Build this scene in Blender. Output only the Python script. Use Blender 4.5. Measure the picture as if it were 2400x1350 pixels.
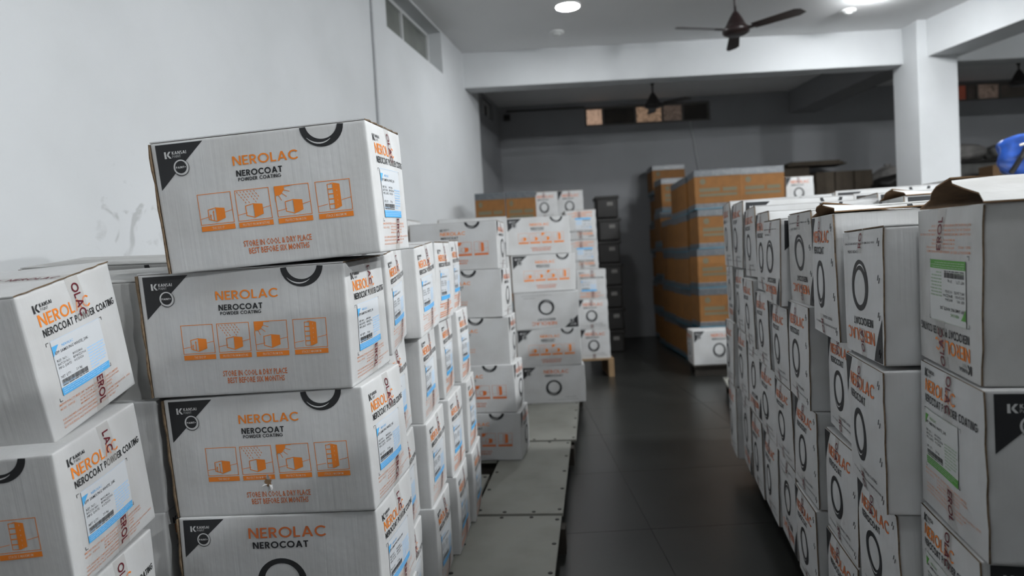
import bpy, bmesh, math, random
import numpy as np
from mathutils import Matrix, Vector, Euler

# ------------------------------------------------------------------ reset
for o in list(bpy.data.objects):
    bpy.data.objects.remove(o, do_unlink=True)
scene = bpy.context.scene
C = scene.collection
R_ = math.radians

# ------------------------------------------------------------------ camera
HC = 1.30
cam_d = bpy.data.cameras.new('camera')
cam_d.sensor_width = 36.0
cam_d.lens = 24.0
cam_d.clip_start = 0.05
cam_d.dof.use_dof = True
cam_d.dof.focus_distance = 1.75
cam_d.dof.aperture_fstop = 2.6
cam = bpy.data.objects.new('camera', cam_d)
C.objects.link(cam)
cam.matrix_world = (Matrix.Translation((0, 0, HC)) @ Matrix.Rotation(R_(90 - 2.0), 4, 'X')
                    @ Matrix.Rotation(R_(-3.15), 4, 'Z'))
scene.camera = cam

# ------------------------------------------------------------------ world + exposure
world = bpy.data.worlds.new('dusk_sky')
scene.world = world
world.use_nodes = True
bg = world.node_tree.nodes['Background']
bg.inputs['Color'].default_value = (0.30, 0.24, 0.19, 1)
bg.inputs['Strength'].default_value = 0.12
scene.view_settings.view_transform = 'Standard'
scene.view_settings.look = 'None'
scene.view_settings.gamma = 1.0
scene.view_settings.use_curve_mapping = False
scene.view_settings.exposure = 0.05

CEIL = HC + 2.55
BEAM_Z = HC + 2.13
# near-bay ceiling lamps, then added fill lamps out of view: (x, y, watts)
LAMPS = [(0.71, 6.92, 26), (3.88, 7.02, 58), (3.86, 3.80, 205), (0.71, 0.65, 34), (3.86, 0.65, 320), (3.86, -2.5, 280), (7.01, 0.65, 650), (7.01, -2.5, 750)]
LAMP_COL = (0.95, 0.98, 1.0)

# ------------------------------------------------------------------ materials
MAT = {}
def nmat(name, col, rough=0.7, noise=None, bump=None, spec=0.3, metallic=0.0, rnd=0.0, emit=None):
    """noise = (scale, second colour, amount); bump = (scale, strength, stretch vector)"""
    m = bpy.data.materials.new(name)
    m.use_nodes = True
    nt = m.node_tree
    b = nt.nodes['Principled BSDF']
    b.inputs['Base Color'].default_value = (*col, 1)
    b.inputs['Roughness'].default_value = rough
    b.inputs['Metallic'].default_value = metallic
    b.inputs['Specular IOR Level'].default_value = spec
    tc = nt.nodes.new('ShaderNodeTexCoord')
    out = None
    if noise:
        nz = nt.nodes.new('ShaderNodeTexNoise')
        nz.inputs['Scale'].default_value = noise[0]
        nz.inputs['Detail'].default_value = 5
        nt.links.new(tc.outputs['Object'], nz.inputs['Vector'])
        rp = nt.nodes.new('ShaderNodeValToRGB')
        rp.color_ramp.elements[0].position = 0.42
        rp.color_ramp.elements[1].position = 0.75
        nt.links.new(nz.outputs['Fac'], rp.inputs['Fac'])
        ml = nt.nodes.new('ShaderNodeMath'); ml.operation = 'MULTIPLY'
        ml.inputs[1].default_value = noise[2]
        nt.links.new(rp.outputs['Color'], ml.inputs[0])
        mx = nt.nodes.new('ShaderNodeMix'); mx.data_type = 'RGBA'
        mx.inputs['A'].default_value = (*col, 1)
        mx.inputs['B'].default_value = (*noise[1], 1)
        nt.links.new(ml.outputs[0], mx.inputs['Factor'])
        out = mx.outputs['Result']
    if rnd:
        oi = nt.nodes.new('ShaderNodeObjectInfo')
        mr = nt.nodes.new('ShaderNodeMapRange')
        mr.inputs['To Min'].default_value = 1 - rnd
        mr.inputs['To Max'].default_value = 1.0
        nt.links.new(oi.outputs['Random'], mr.inputs['Value'])
        hv = nt.nodes.new('ShaderNodeHueSaturation')
        hv.inputs['Color'].default_value = (*col, 1)
        if out: nt.links.new(out, hv.inputs['Color'])
        nt.links.new(mr.outputs['Result'], hv.inputs['Value'])
        out = hv.outputs['Color']
    if out: nt.links.new(out, b.inputs['Base Color'])
    if bump:
        mp = nt.nodes.new('ShaderNodeMapping')
        mp.inputs['Scale'].default_value = bump[2]
        nt.links.new(tc.outputs['Object'], mp.inputs['Vector'])
        n2 = nt.nodes.new('ShaderNodeTexNoise')
        n2.inputs['Scale'].default_value = bump[0]
        n2.inputs['Detail'].default_value = 3
        nt.links.new(mp.outputs['Vector'], n2.inputs['Vector'])
        bp = nt.nodes.new('ShaderNodeBump')
        bp.inputs['Strength'].default_value = bump[1]
        bp.inputs['Distance'].default_value = 0.004
        nt.links.new(n2.outputs['Fac'], bp.inputs['Height'])
        if 'card' in name:      # soft dents over the flutes
            n3 = nt.nodes.new('ShaderNodeTexNoise'); n3.inputs['Scale'].default_value = 11; n3.inputs['Detail'].default_value = 3
            nt.links.new(tc.outputs['Object'], n3.inputs['Vector'])
            b3 = nt.nodes.new('ShaderNodeBump'); b3.inputs['Strength'].default_value = 0.22; b3.inputs['Distance'].default_value = 0.010
            nt.links.new(n3.outputs['Fac'], b3.inputs['Height']); nt.links.new(b3.outputs['Normal'], bp.inputs['Normal'])
        nt.links.new(bp.outputs['Normal'], b.inputs['Normal'])
    if emit:
        b.inputs['Emission Color'].default_value = (*emit[0], 1)
        b.inputs['Emission Strength'].default_value = emit[1]
    MAT[name] = m
    return m

nmat('white_card', (0.60, 0.605, 0.605), 0.72, (7, (0.43, 0.42, 0.40), 0.40), (110, 0.15, (1, 1, 0.02)), 0.25, rnd=0.10)
nmat('white_card_grubby', (0.54, 0.54, 0.53), 0.75, (9, (0.33, 0.32, 0.30), 0.55), (85, 0.16, (1, 1, 0.03)), 0.25, rnd=0.08)
nmat('kraft', (0.25, 0.155, 0.085), 0.85, (60, (0.14, 0.085, 0.05), 0.6))
nmat('kraft_edge', (0.17, 0.12, 0.075), 0.85, (90, (0.06, 0.04, 0.025), 0.8))
nmat('ink_black', (0.022, 0.023, 0.025), 0.55, spec=0.35)
nmat('ink_orange', (0.78, 0.225, 0.028), 0.55)
nmat('ink_red_orange', (0.62, 0.16, 0.045), 0.55)
nmat('ink_pale_orange', (0.68, 0.30, 0.17), 0.6)
nmat('ink_maroon', (0.13, 0.012, 0.022), 0.45)
nmat('ink_white', (0.60, 0.60, 0.60), 0.6)
nmat('ink_cream', (0.75, 0.55, 0.40), 0.6)
nmat('label_paper', (0.595, 0.62, 0.645), 0.5)
nmat('label_paper_white', (0.60, 0.61, 0.60), 0.5)
nmat('ink_blue', (0.10, 0.42, 0.78), 0.5)
nmat('ink_pale_blue', (0.38, 0.60, 0.84), 0.5)
nmat('ink_green', (0.10, 0.33, 0.055), 0.5)
nmat('ink_pale_green', (0.36, 0.46, 0.34), 0.5)
nmat('tape_film', (0.60, 0.575, 0.54), 0.25, spec=0.5)
def film(m, a):
    nt = m.node_tree; b = nt.nodes['Principled BSDF']; o = nt.nodes['Material Output']
    tr = nt.nodes.new('ShaderNodeBsdfTransparent'); mx = nt.nodes.new('ShaderNodeMixShader')
    mx.inputs[0].default_value = a
    nt.links.new(tr.outputs[0], mx.inputs[1]); nt.links.new(b.outputs[0], mx.inputs[2]); nt.links.new(mx.outputs[0], o.inputs['Surface'])
film(MAT['tape_film'], 0.30)
nmat('steel', (0.35, 0.35, 0.36), 0.35, metallic=1.0)
nmat('carton_orange', (0.235, 0.105, 0.028), 0.7, (14, (0.15, 0.07, 0.022), 0.45), rnd=0.15)
nmat('grey_tape', (0.075, 0.085, 0.095), 0.35, (30, (0.16, 0.165, 0.17), 0.5), spec=0.5)
nmat('blue_tape', (0.03, 0.16, 0.24), 0.35, spec=0.5)
nmat('ink_grey_green', (0.135, 0.12, 0.075), 0.6)
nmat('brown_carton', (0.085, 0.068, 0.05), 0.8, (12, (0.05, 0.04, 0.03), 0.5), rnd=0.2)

# ------------------------------------------------------------------ basic builders
def link(o, parent=None):
    C.objects.link(o)
    if parent is not None: o.parent = parent
    return o

def mesh_obj(name, verts, faces, mats, parent=None, fmat=None, smooth=False):
    me = bpy.data.meshes.new(name)
    me.from_pydata([tuple(v) for v in verts], [], [tuple(f) for f in faces])
    for m in (mats if isinstance(mats, (list, tuple)) else [mats]):
        me.materials.append(MAT[m] if isinstance(m, str) else m)
    if fmat is not None: me.polygons.foreach_set('material_index', fmat)
    if smooth: me.polygons.foreach_set('use_smooth', [True] * len(me.polygons))
    me.update()
    return link(bpy.data.objects.new(name, me), parent)

def thing(name, label, cat, loc=(0, 0, 0), rot=(0, 0, 0), group=None):
    o = bpy.data.objects.new(name, None)
    o.empty_display_size = 0.1
    C.objects.link(o)
    o.location = loc
    o.rotation_euler = rot
    o['label'] = label; o['category'] = cat
    if group: o['group'] = group
    return o

def tag(o, label, cat, group=None):
    o['label'] = label; o['category'] = cat
    if group: o['group'] = group
    return o

def structure(o):
    o['kind'] = 'structure'
    return o

class MB:
    """collects simple shapes into one mesh"""
    def __init__(s): s.v = []; s.f = []; s.m = []
    def add(s, v, f, m=0):
        k = len(s.v); s.v += [tuple(p) for p in v]
        s.f += [tuple(i + k for i in q) for q in f]; s.m += [m] * len(f)
        return s
    def box(s, a, b, m=0, M=None, bevel=0.0):
        x0, y0, z0 = a; x1, y1, z1 = b
        if bevel:
            bm = bmesh.new()
            bmesh.ops.create_cube(bm, size=1.0)
            for v in bm.verts:
                v.co = Vector(((x0 + x1) / 2 + v.co.x * (x1 - x0), (y0 + y1) / 2 + v.co.y * (y1 - y0), (z0 + z1) / 2 + v.co.z * (z1 - z0)))
            bmesh.ops.bevel(bm, geom=bm.edges[:], offset=bevel, segments=2, affect='EDGES', profile=0.5)
            bm.verts.index_update()
            v = [p.co.copy() for p in bm.verts]; f = [[q.index for q in p.verts] for p in bm.faces]
            bm.free()
        else:
            v = [Vector(p) for p in ((x0, y0, z0), (x1, y0, z0), (x1, y1, z0), (x0, y1, z0), (x0, y0, z1), (x1, y0, z1), (x1, y1, z1), (x0, y1, z1))]
            f = [(0, 3, 2, 1), (4, 5, 6, 7), (0, 1, 5, 4), (1, 2, 6, 5), (2, 3, 7, 6), (3, 0, 4, 7)]
        if M is not None: v = [M @ p for p in v]
        return s.add(v, f, m)
    def lathe(s, prof, n=24, M=None, m=0, cap=True):
        v = []; f = []
        for r, z in prof:
            for i in range(n):
                a = 2 * math.pi * i / n
                v.append(Vector((r * math.cos(a), r * math.sin(a), z)))
        for k in range(len(prof) - 1):
            for i in range(n):
                j = (i + 1) % n
                f.append((k * n + i, k * n + j, (k + 1) * n + j, (k + 1) * n + i))
        if cap:
            f.append(tuple(reversed(range(n)))); f.append(tuple(range((len(prof) - 1) * n, len(prof) * n)))
        if M is not None: v = [M @ p for p in v]
        return s.add(v, f, m)
    def tube(s, pts, r, n=8, m=0):
        pts = [Vector(p) for p in pts]; v = []; f = []
        for i, p in enumerate(pts):
            d = (pts[min(i + 1, len(pts) - 1)] - pts[max(i - 1, 0)]).normalized()
            a = d.orthogonal().normalized() if i == 0 else (a - d * a.dot(d)).normalized()
            b = d.cross(a)
            for k in range(n):
                t = 2 * math.pi * k / n
                v.append(p + a * (r * math.cos(t)) + b * (r * math.sin(t)))
        for i in range(len(pts) - 1):
            for k in range(n):
                j = (k + 1) % n
                f.append((i * n + k, i * n + j, (i + 1) * n + j, (i + 1) * n + k))
        f.append(tuple(reversed(range(n)))); f.append(tuple(range((len(pts) - 1) * n, len(pts) * n)))
        return s.add(v, f, m)
    def build(s, name, mats, parent=None, smooth=False):
        return mesh_obj(name, s.v, s.f, mats, parent, s.m, smooth)

# ------------------------------------------------------------------ lettering helpers (all 2-D, y up)
def arc(cx, cy, rx, ry, a0, a1, w, n=14):
    out = []; wx = w
    for i in range(n):
        t0 = R_(a0 + (a1 - a0) * i / n); t1 = R_(a0 + (a1 - a0) * (i + 1) / n)
        out.append([(cx + rx * math.cos(t0), cy + ry * math.sin(t0)), (cx + rx * math.cos(t1), cy + ry * math.sin(t1)),
                    (cx + (rx - wx) * math.cos(t1), cy + (ry - w) * math.sin(t1)), (cx + (rx - wx) * math.cos(t0), cy + (ry - w) * math.sin(t0))])
    return out

def glyph(ch, w):
    V = lambda x, y0=0, y1=1: [(x, y0), (x + w, y0), (x + w, y1), (x, y1)]
    H = lambda y, x0, x1: [(x0, y), (x1, y), (x1, y + w * .92), (x0, y + w * .92)]
    k = w * 1.12
    D = lambda x0, y0, x1, y1, kk=k: [(x0, y0), (x0 + kk, y0), (x1 + kk, y1), (x1, y1)]
    m = .5 - w * .46
    if ch == 'N': return .80, [V(0), V(.80 - w), D(0, 1, .80 - k, 0)]
    if ch == 'E': return .56, [V(0), H(0, 0, .56), H(m, 0, .50), H(1 - w * .92, 0, .56)]
    if ch == 'F': return .54, [V(0), H(m, 0, .48), H(1 - w * .92, 0, .54)]
    if ch == 'L': return .52, [V(0), H(0, 0, .52)]
    if ch == 'T': return .66, [V(.33 - w / 2), H(1 - w * .92, 0, .66)]
    if ch == 'I': return w, [V(0)]
    if ch == 'H': return .72, [V(0), V(.72 - w), H(m, 0, .72)]
    if ch == 'O': return 1.04, arc(.52, .5, .52, .52, 0, 360, w, 26)
    if ch == 'C': return .86, arc(.52, .5, .52, .52, 42, 318, w, 22)
    if ch == 'G': return .96, arc(.52, .5, .52, .52, 42, 345, w, 22) + [H(m - .04, .52, .98)]
    if ch == 'D': return .82, [V(0), H(0, 0, .34), H(1 - w * .92, 0, .34)] + arc(.32, .5, .50, .5, -90, 90, w, 14)
    if ch == 'P': return .62, [V(0), H(1 - w * .92, 0, .34), H(.40, 0, .34)] + arc(.33, .70, .30, .30, -90, 90, w, 10)
    if ch == 'R': return .66, [V(0), H(1 - w * .92, 0, .34), H(.40, 0, .34)] + arc(.33, .70, .30, .30, -90, 90, w, 10) + [D(.66 - k, 0, .24, .44)]
    if ch == 'B': return .62, [V(0), H(1 - w * .92, 0, .3), H(m, 0, .32), H(0, 0, .32)] + arc(.30, .74, .26, .26, -90, 90, w, 8) + arc(.32, .27, .30, .27, -90, 90, w, 8)
    if ch == 'A': return .90, [D(0, 0, .45 - k / 2, 1), D(.90 - k, 0, .45 - k / 2, 1), H(.22, .2, .7)]
    if ch == 'W': return 1.24, [D(0, 1, .31 - k / 2, 0), D(.62 - k / 2, 1, .31 - k / 2, 0), D(.62 - k / 2, 1, .93 - k / 2, 0), D(1.24 - k, 1, .93 - k / 2, 0)]
    if ch == 'M': return .92, [V(0), V(.92 - w), D(0, 1, .46 - k / 2, .15), D(.92 - k, 1, .46 - k / 2, .15)]
    if ch == 'K': return .70, [V(0), D(w * .6, .42, .68 - k, 1), D(.70 - k, 0, .22, .52)]
    if ch == 'S': return .58, arc(.29, .74, .28, .27, 35, 270, w, 12) + arc(.29, .26, .29, .27, -145, 90, w, 12)
    if ch == 'Y': return .78, [V(.39 - w / 2, 0, .5), D(.39 - k / 2, .42, 0, 1), D(.39 - k / 2, .42, .78 - k, 1)]
    if ch == 'U': return .74, [V(0, .3), V(.74 - w, .3)] + arc(.37, .36, .37, .37, 180, 360, w, 12)
    if ch == 'X': return .76, [D(0, 0, .76 - k, 1), D(.76 - k, 0, 0, 1)]
    if ch == '+': return .5, [[(.25 - w / 2, .25), (.25 + w / 2, .25), (.25 + w / 2, .75), (.25 - w / 2, .75)], [(0, .5 - w / 2), (.5, .5 - w / 2), (.5, .5 + w / 2), (0, .5 + w / 2)]]
    return .34, []

def geo(txt, x, t, h, width=None, w=.17, gap=.13):
    """geometric capitals; x = left, t = top (downwards), h = cap height"""
    polys = []; cur = 0
    for ch in txt:
        a, ps = glyph(ch, w)
        for p in ps: polys.append(np.array(p, float) + (cur, 0))
        cur += a + gap
    cur -= gap
    sx = (width / cur) if width else h
    return [np.stack([x + p[:, 0] * sx, t + h - p[:, 1] * h], 1) for p in polys]

_tc = {}
def _text_unit(txt, bold):
    if (txt, bold) not in _tc:
        cu = bpy.data.curves.new('lettering', 'FONT')
        cu.body = txt; cu.size = 1.0; cu.offset = bold; cu.resolution_u = 1
        ob = bpy.data.objects.new('lettering', cu)
        me = bpy.data.meshes.new_from_object(ob)
        co = np.zeros(len(me.vertices) * 3); me.vertices.foreach_get('co', co); co = co.reshape(-1, 3)[:, :2]
        fs = [np.array([co[i] for i in p.vertices]) for p in me.polygons]
        bpy.data.meshes.remove(me); bpy.data.objects.remove(ob); bpy.data.curves.remove(cu)
        _tc[(txt, bold)] = (co.min(0) if len(co) else np.zeros(2), co.max(0) if len(co) else np.ones(2), fs)
    return _tc[(txt, bold)]

def text(txt, x, t, h, width=None, bold=0.0, right=False):
    lo, hi, fs = _text_unit(txt, bold)
    s = h / 0.73
    wd = hi[0] - lo[0]
    sx = width / wd if width else s
    x0 = x - wd * sx if right else x
    return [np.stack([x0 + (p[:, 0] - lo[0]) * sx, t + h - p[:, 1] * s], 1) for p in fs]

def rect(x0, t0, x1, t1): return [np.array([(x0, t0), (x1, t0), (x1, t1), (x0, t1)], float)]
def poly(*p): return [np.array(p, float)]
def line(x0, t0, x1, t1, w):
    d = np.array([x1 - x0, t1 - t0]); n = np.array([-d[1], d[0]]) / (np.hypot(*d) + 1e-9) * w / 2
    a, b = np.array([x0, t0]), np.array([x1, t1])
    return [np.array([a - n, b - n, b + n, a + n])]
def frame(x0, t0, x1, t1, w):
    return rect(x0, t0, x1, t0 + w) + rect(x0, t1 - w, x1, t1) + rect(x0, t0, x0 + w, t1) + rect(x1 - w, t0, x1, t1)
def swoosh_ring(cx, ct, r, w, a0=0, a1=360, cut=True):
    """brush ring: slightly thicker below, with the thin light slit near its lower edge"""
    out = []; n = max(8, int(abs(a1 - a0) / 10))
    for i in range(n):
        q = []
        for j, rr in ((i, 0), (i + 1, 0), (i + 1, 1), (i, 1)):
            a = R_(a0 + (a1 - a0) * j / n)
            ww = w * (1.0 + 0.28 * math.sin(a))
            q.append((cx + (r - rr * ww) * math.cos(a), ct + (r - rr * ww) * math.sin(a)))
        out.append(np.array(q))
    return out
def swoosh_slit(cx, ct, r, w):
    out = []
    for i in range(9):
        a = R_(62 + i * 9); b = R_(62 + (i + 1) * 9)
        k0 = .012 * r + .05 * r * math.sin(math.pi * i / 9); k1 = .012 * r + .05 * r * math.sin(math.pi * (i + 1) / 9)
        r0 = r - w * (.95 - .06 * i); r1 = r - w * (.95 - .06 * (i + 1))
        out.append(np.array([(cx + r0 * math.cos(a), ct + r0 * math.sin(a)), (cx + r1 * math.cos(b), ct + r1 * math.sin(b)),
                             (cx + (r1 + k1) * math.cos(b), ct + (r1 + k1) * math.sin(b)), (cx + (r0 + k0) * math.cos(a), ct + (r0 + k0) * math.sin(a))]))
    return out
def disc(cx, ct, r, n=20):
    return [np.array([(cx + r * math.cos(2 * math.pi * i / n), ct + r * math.sin(2 * math.pi * i / n)) for i in range(n)])]
def transposed(polys, x, t, up=True):
    """turn a text block by 90 degrees: reading downwards"""
    return [np.stack([x - p[:, 1], t + p[:, 0]], 1) for p in polys]
def klogo(x, t, h):
    """the notched K mark"""
    return (rect(x, t, x + .28 * h, t + .78 * h) + poly((x, t + .70 * h), (x + .28 * h, t + .55 * h), (x + .34 * h, t + h), (x, t + h)) +
            poly((x + .36 * h, t + .46 * h), (x + .70 * h, t), (x + 1.02 * h, t), (x + .62 * h, t + .50 * h)) +
            poly((x + .36 * h, t + .54 * h), (x + .62 * h, t + .46 * h), (x + 1.05 * h, t + h), (x + .74 * h, t + h)))
def kansai(x, t, h):
    return klogo(x, t, h) + geo('KANSAI', x + 1.18 * h, t + .02 * h, h * .46, w=.20) + geo('PAINT', x + 1.18 * h, t + .60 * h, h * .36, w=.10)

# ------------------------------------------------------------------ carton print designs.  E(part name, ink, layer, polygons, sub-parts)
BL, BW, BH = .53, .33, .32
def E(name, ink, polys, layer=1, subs=()): return dict(name=name, ink=ink, polys=polys, layer=layer, subs=list(subs))

def corner_mark(w=.119, h=.109, x=.013, t=.006):
    k = w / .119
    return E('corner_triangle', 'ink_black', poly((x, t), (x + w, t), (x, t + h)), 1, [
        E('corner_logo', 'ink_white', kansai(x + .020 * k, t + .018 * k, .0165 * k), 2),
        E('round_mark', 'ink_white', swoosh_ring(x + .057 * k, t + .058 * k, .0185 * k, .0042 * k), 2),
        E('round_mark_ground', 'ink_black', disc(x + .057 * k, t + .058 * k, .0146 * k) + swoosh_ring(x + .058 * k, t + .059 * k, .0203 * k, .0013 * k, -60, 140), 3),
        E('round_mark_lettering', 'ink_white', geo('PAINT+', x + .0445 * k, t + .0555 * k, .005 * k, .025 * k, .22), 4)])
def icon_box(x, t, s):
    """small perspective carton of the handling icons"""
    return (poly((x + .47 * s, t + .02 * s), (x + 1.0 * s, t + .09 * s), (x + 1.0 * s, t + .66 * s), (x + .47 * s, t + .84 * s)),
            line(x, t + .13 * s, x + .5 * s, t + .035 * s, .045 * s) + line(x + .015 * s, t + .13 * s, x + .015 * s, t + .66 * s, .045 * s) + line(x, t + .66 * s, x + .5 * s, t + .825 * s, .045 * s))
def icons(ink='ink_orange', x0s=(.098, .193, .291, .391), t=.134, w=.085, h=.075, detail=True):
    els = []
    caps = ('THIS SIDE UP', 'PROTECT FROM MOISTURE', 'PROTECT FROM SUN', 'STACK 5 MAXIMUM')
    for i, x in enumerate(x0s):
        p = frame(x, t, x + w, t + h, .0015) + rect(x, t + h + .003, x + w, t + h + .0155)
        ground = line(x, t + .060, x + .3 * w, t + .056, .0013) + line(x + .72 * w, t + .049, x + w, t + .044, .0013)
        subs = []
        if i == 3:
            bx = x + .34 * w; bw = .17 * w
            p += poly((bx + bw, t + .006), (bx + 2.1 * bw, t + .010), (bx + 2.1 * bw, t + .064), (bx + bw, t + .070))
            for k in range(5):
                tt = t + .008 + k * .0122
                p += frame(bx, tt, bx + bw, tt + .0122, .0013)
            p += line(bx, t + .010, bx + bw, t + .006, .0014)
            if detail:
                subs.append(E('icon_numbers', 'ink_white', sum([text('54321'[k], bx + 1.45 * bw, t + .012 + k * .0115, .0035) for k in range(5)], []), 2))
        else:
            a, b = icon_box(x + .26 * w, t + .034, .50 * w)
            p += a + b
            if i == 0:
                for q, hh in ((.33, .011), (.42, .019)):
                    xx = x + q * w; tb = t + .0655
                    p += rect(xx - .0009, tb - hh, xx + .0009, tb) + poly((xx - .0026, tb - hh), (xx, tb - hh - .005), (xx + .0026, tb - hh))
            if i == 1:
                for r in range(5):
                    for c in range(6):
                        if r + c > 7 or (r > 2 and 1 < c < 3): continue
                        xx = x + .005 + c * .0085 + r * .0045; tt = t + .003 + r * .0065
                        p += line(xx, tt, xx + .0024, tt + .0042, .0014)
            if i == 2:
                p += rect(x, t, x + .019, t + .016) + poly((x, t + .016), (x + .019, t + .016), (x + .014, t + .022), (x, t + .024)) + poly((x + .019, t), (x + .025, t), (x + .024, t + .010), (x + .019, t + .016))
                for a in (0, 22, 45, 68, 90):
                    ca, sa = math.cos(R_(a)), math.sin(R_(a))
                    p += line(x + .024 * ca, t + .002 + .022 * sa, x + .040 * ca, t + .002 + .036 * sa, .0014)
        p += ground
        if detail:
            cw = {0: .36, 1: .78, 2: .60, 3: .58}[i] * w
            subs.append(E('caption', 'ink_cream', text(caps[i], x + (w - cw) / 2, t + h + .006, .0062, cw, .01), 2))
        els.append(E('handling_icon', ink, p, 1, subs))
    return els
def top_arc(cx=.424, r=.0535):
    return [E('ring_mark', 'ink_black', swoosh_ring(cx, -.001, r, .0145, 4, 176), 1, [E('ring_slit', 'ink_white', swoosh_slit(cx, -.001, r, .0145), 2)])]
def full_ring(cx, ct, r, w): return E('ring_mark', 'ink_black', swoosh_ring(cx, ct, r, w), 1, [E('ring_slit', 'ink_white', swoosh_slit(cx, ct, r, w), 2)])
def brand(x, t, h, w, sub=True, ink='ink_orange'):
    els = [E('brand_lettering', ink, geo('NEROLAC', x, t, h, w, .165), 1)]
    return els

def design_icons(detail=True):
    els = [corner_mark()] + brand(.199, .052, .0225, .160)
    els += [E('product_lettering', 'ink_black', geo('NEROCOAT', .204, .0865, .0148, .114, .21) + geo('POWDER COATING', .207, .1045, .0085, .106, .19), 1)]
    els += icons(detail=detail) + top_arc()
    els += [E('storage_lettering', 'ink_red_orange', text('STORE IN COOL & DRY PLACE', .196, .256, .0150, .170, .012) + text('BEST BEFORE SIX MONTHS', .207, .2745, .0150, .151, .012), 1)]
    return els
def design_ring(detail=True):
    els = [corner_mark(.112, .104)] + brand(.190, .034, .029, .205, ink='ink_red_orange')
    els += [E('product_lettering', 'ink_black', geo('NEROCOAT', .199, .0735, .0185, .148, .21), 1), full_ring(.270, .188, .067, .0195)]
    els += [E('small_lettering', 'ink_black', text('POWDER COATING', .36, .268, .006, .09, .01) + text('FOR CONSUMER CARE DETAILS PLEASE REFER SIDE PANEL', .22, .290, .0045, .25, .008), 1)]
    return els
def design_plain(detail=True):
    els = [E('brand_mark', 'ink_black', kansai(.190, .050, .016), 1)] + brand(.190, .076, .0215, .150)
    els += [E('product_lettering', 'ink_black', geo('NEROCOAT', .192, .106, .0145, .105, .21) + geo('POWDER COATING', .192, .124, .0075, .095, .19), 1)]
    els += top_arc(.33, .05)
    els += [E('storage_lettering', 'ink_pale_orange', text('STORE IN COOL & DRY PLACE', .190, .205, .011, .13, .012) + text('BEST BEFORE SIX MONTHS', .198, .222, .011, .12, .012), 1)]
    return els
def design_plain_icons(detail=True):
    els = [E('brand_mark', 'ink_black', kansai(.190, .040, .016), 1)] + brand(.190, .062, .0225, .150)
    els += [E('product_lettering', 'ink_black', geo('NEROCOAT', .192, .094, .0150, .105, .21), 1)]
    els += icons('ink_red_orange', detail=False) + top_arc(.385, .047)
    els += [E('storage_lettering', 'ink_red_orange', text('STORE IN COOL & DRY PLACE', .20, .250, .013, .15, .012) + text('BEST BEFORE SIX MONTHS', .208, .267, .013, .135, .012), 1)]
    return els
def design_triangle(detail=True):
    return [corner_mark()]
def tape(x, t0, t1, wd=.05, maroon=True, start=0.0, detail=True):
    p = rect(x - wd / 2, t0, x + wd / 2, t1)
    subs = []
    if maroon:
        adv = [glyph(c_, .17)[0] for c_ in 'NEROLAC']; k_ = .125 / (sum(adv) + 6 * .13); cur = start; word = []
        for c_, a_ in zip('NEROLAC', adv):          # whole letters only
            if cur > .0005 and cur + a_ * k_ < t1 - t0 - .0005: word += geo(c_, cur, 0, .024, a_ * k_, .17)
            cur += (a_ + .13) * k_
        tt = transposed(word, x + .013, t0)
        subs = [E('tape_lettering', 'ink_maroon', tt, 4)]
    return E('packing_tape', 'tape_film', p, 3, subs)
def design_end_ring(detail=True, seed=0):
    W = BW
    els = [E('corner_triangle', 'ink_black', poly((.003, .004), (.066, .004), (.003, .108)), 1)]
    els += brand(.055, .040, .031, .225, ink='ink_red_orange')
    els += [E('product_lettering', 'ink_black', geo('NEROCOAT', .062, .082, .019, .150, .20), 1), full_ring(.150, .182, .064, .0195)]
    els += [E('small_lettering', 'ink_black', text('POWDER COATING', .165, .262, .0085, .105, .012) + text('FOR CONSUMER CARE DETAILS PLEASE REFER SIDE PANEL', .045, .284, .0055, .255, .008), 1)]
    els += [tape(.150, .0, .075, .042, True, -.035), tape(.150, .262, .318, .042, True, -.02)]
    return els
def bar_lines(x0, t0, widths, pitch, h, seed):
    rng = random.Random(seed); out = []
    for i, w in enumerate(widths):
        x = x0
        while x < x0 + w:
            q = rng.uniform(.006, .02); out += rect(x, t0 + i * pitch, min(x + q, x0 + w), t0 + i * pitch + h); x += q + .0022
    return out
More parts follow.
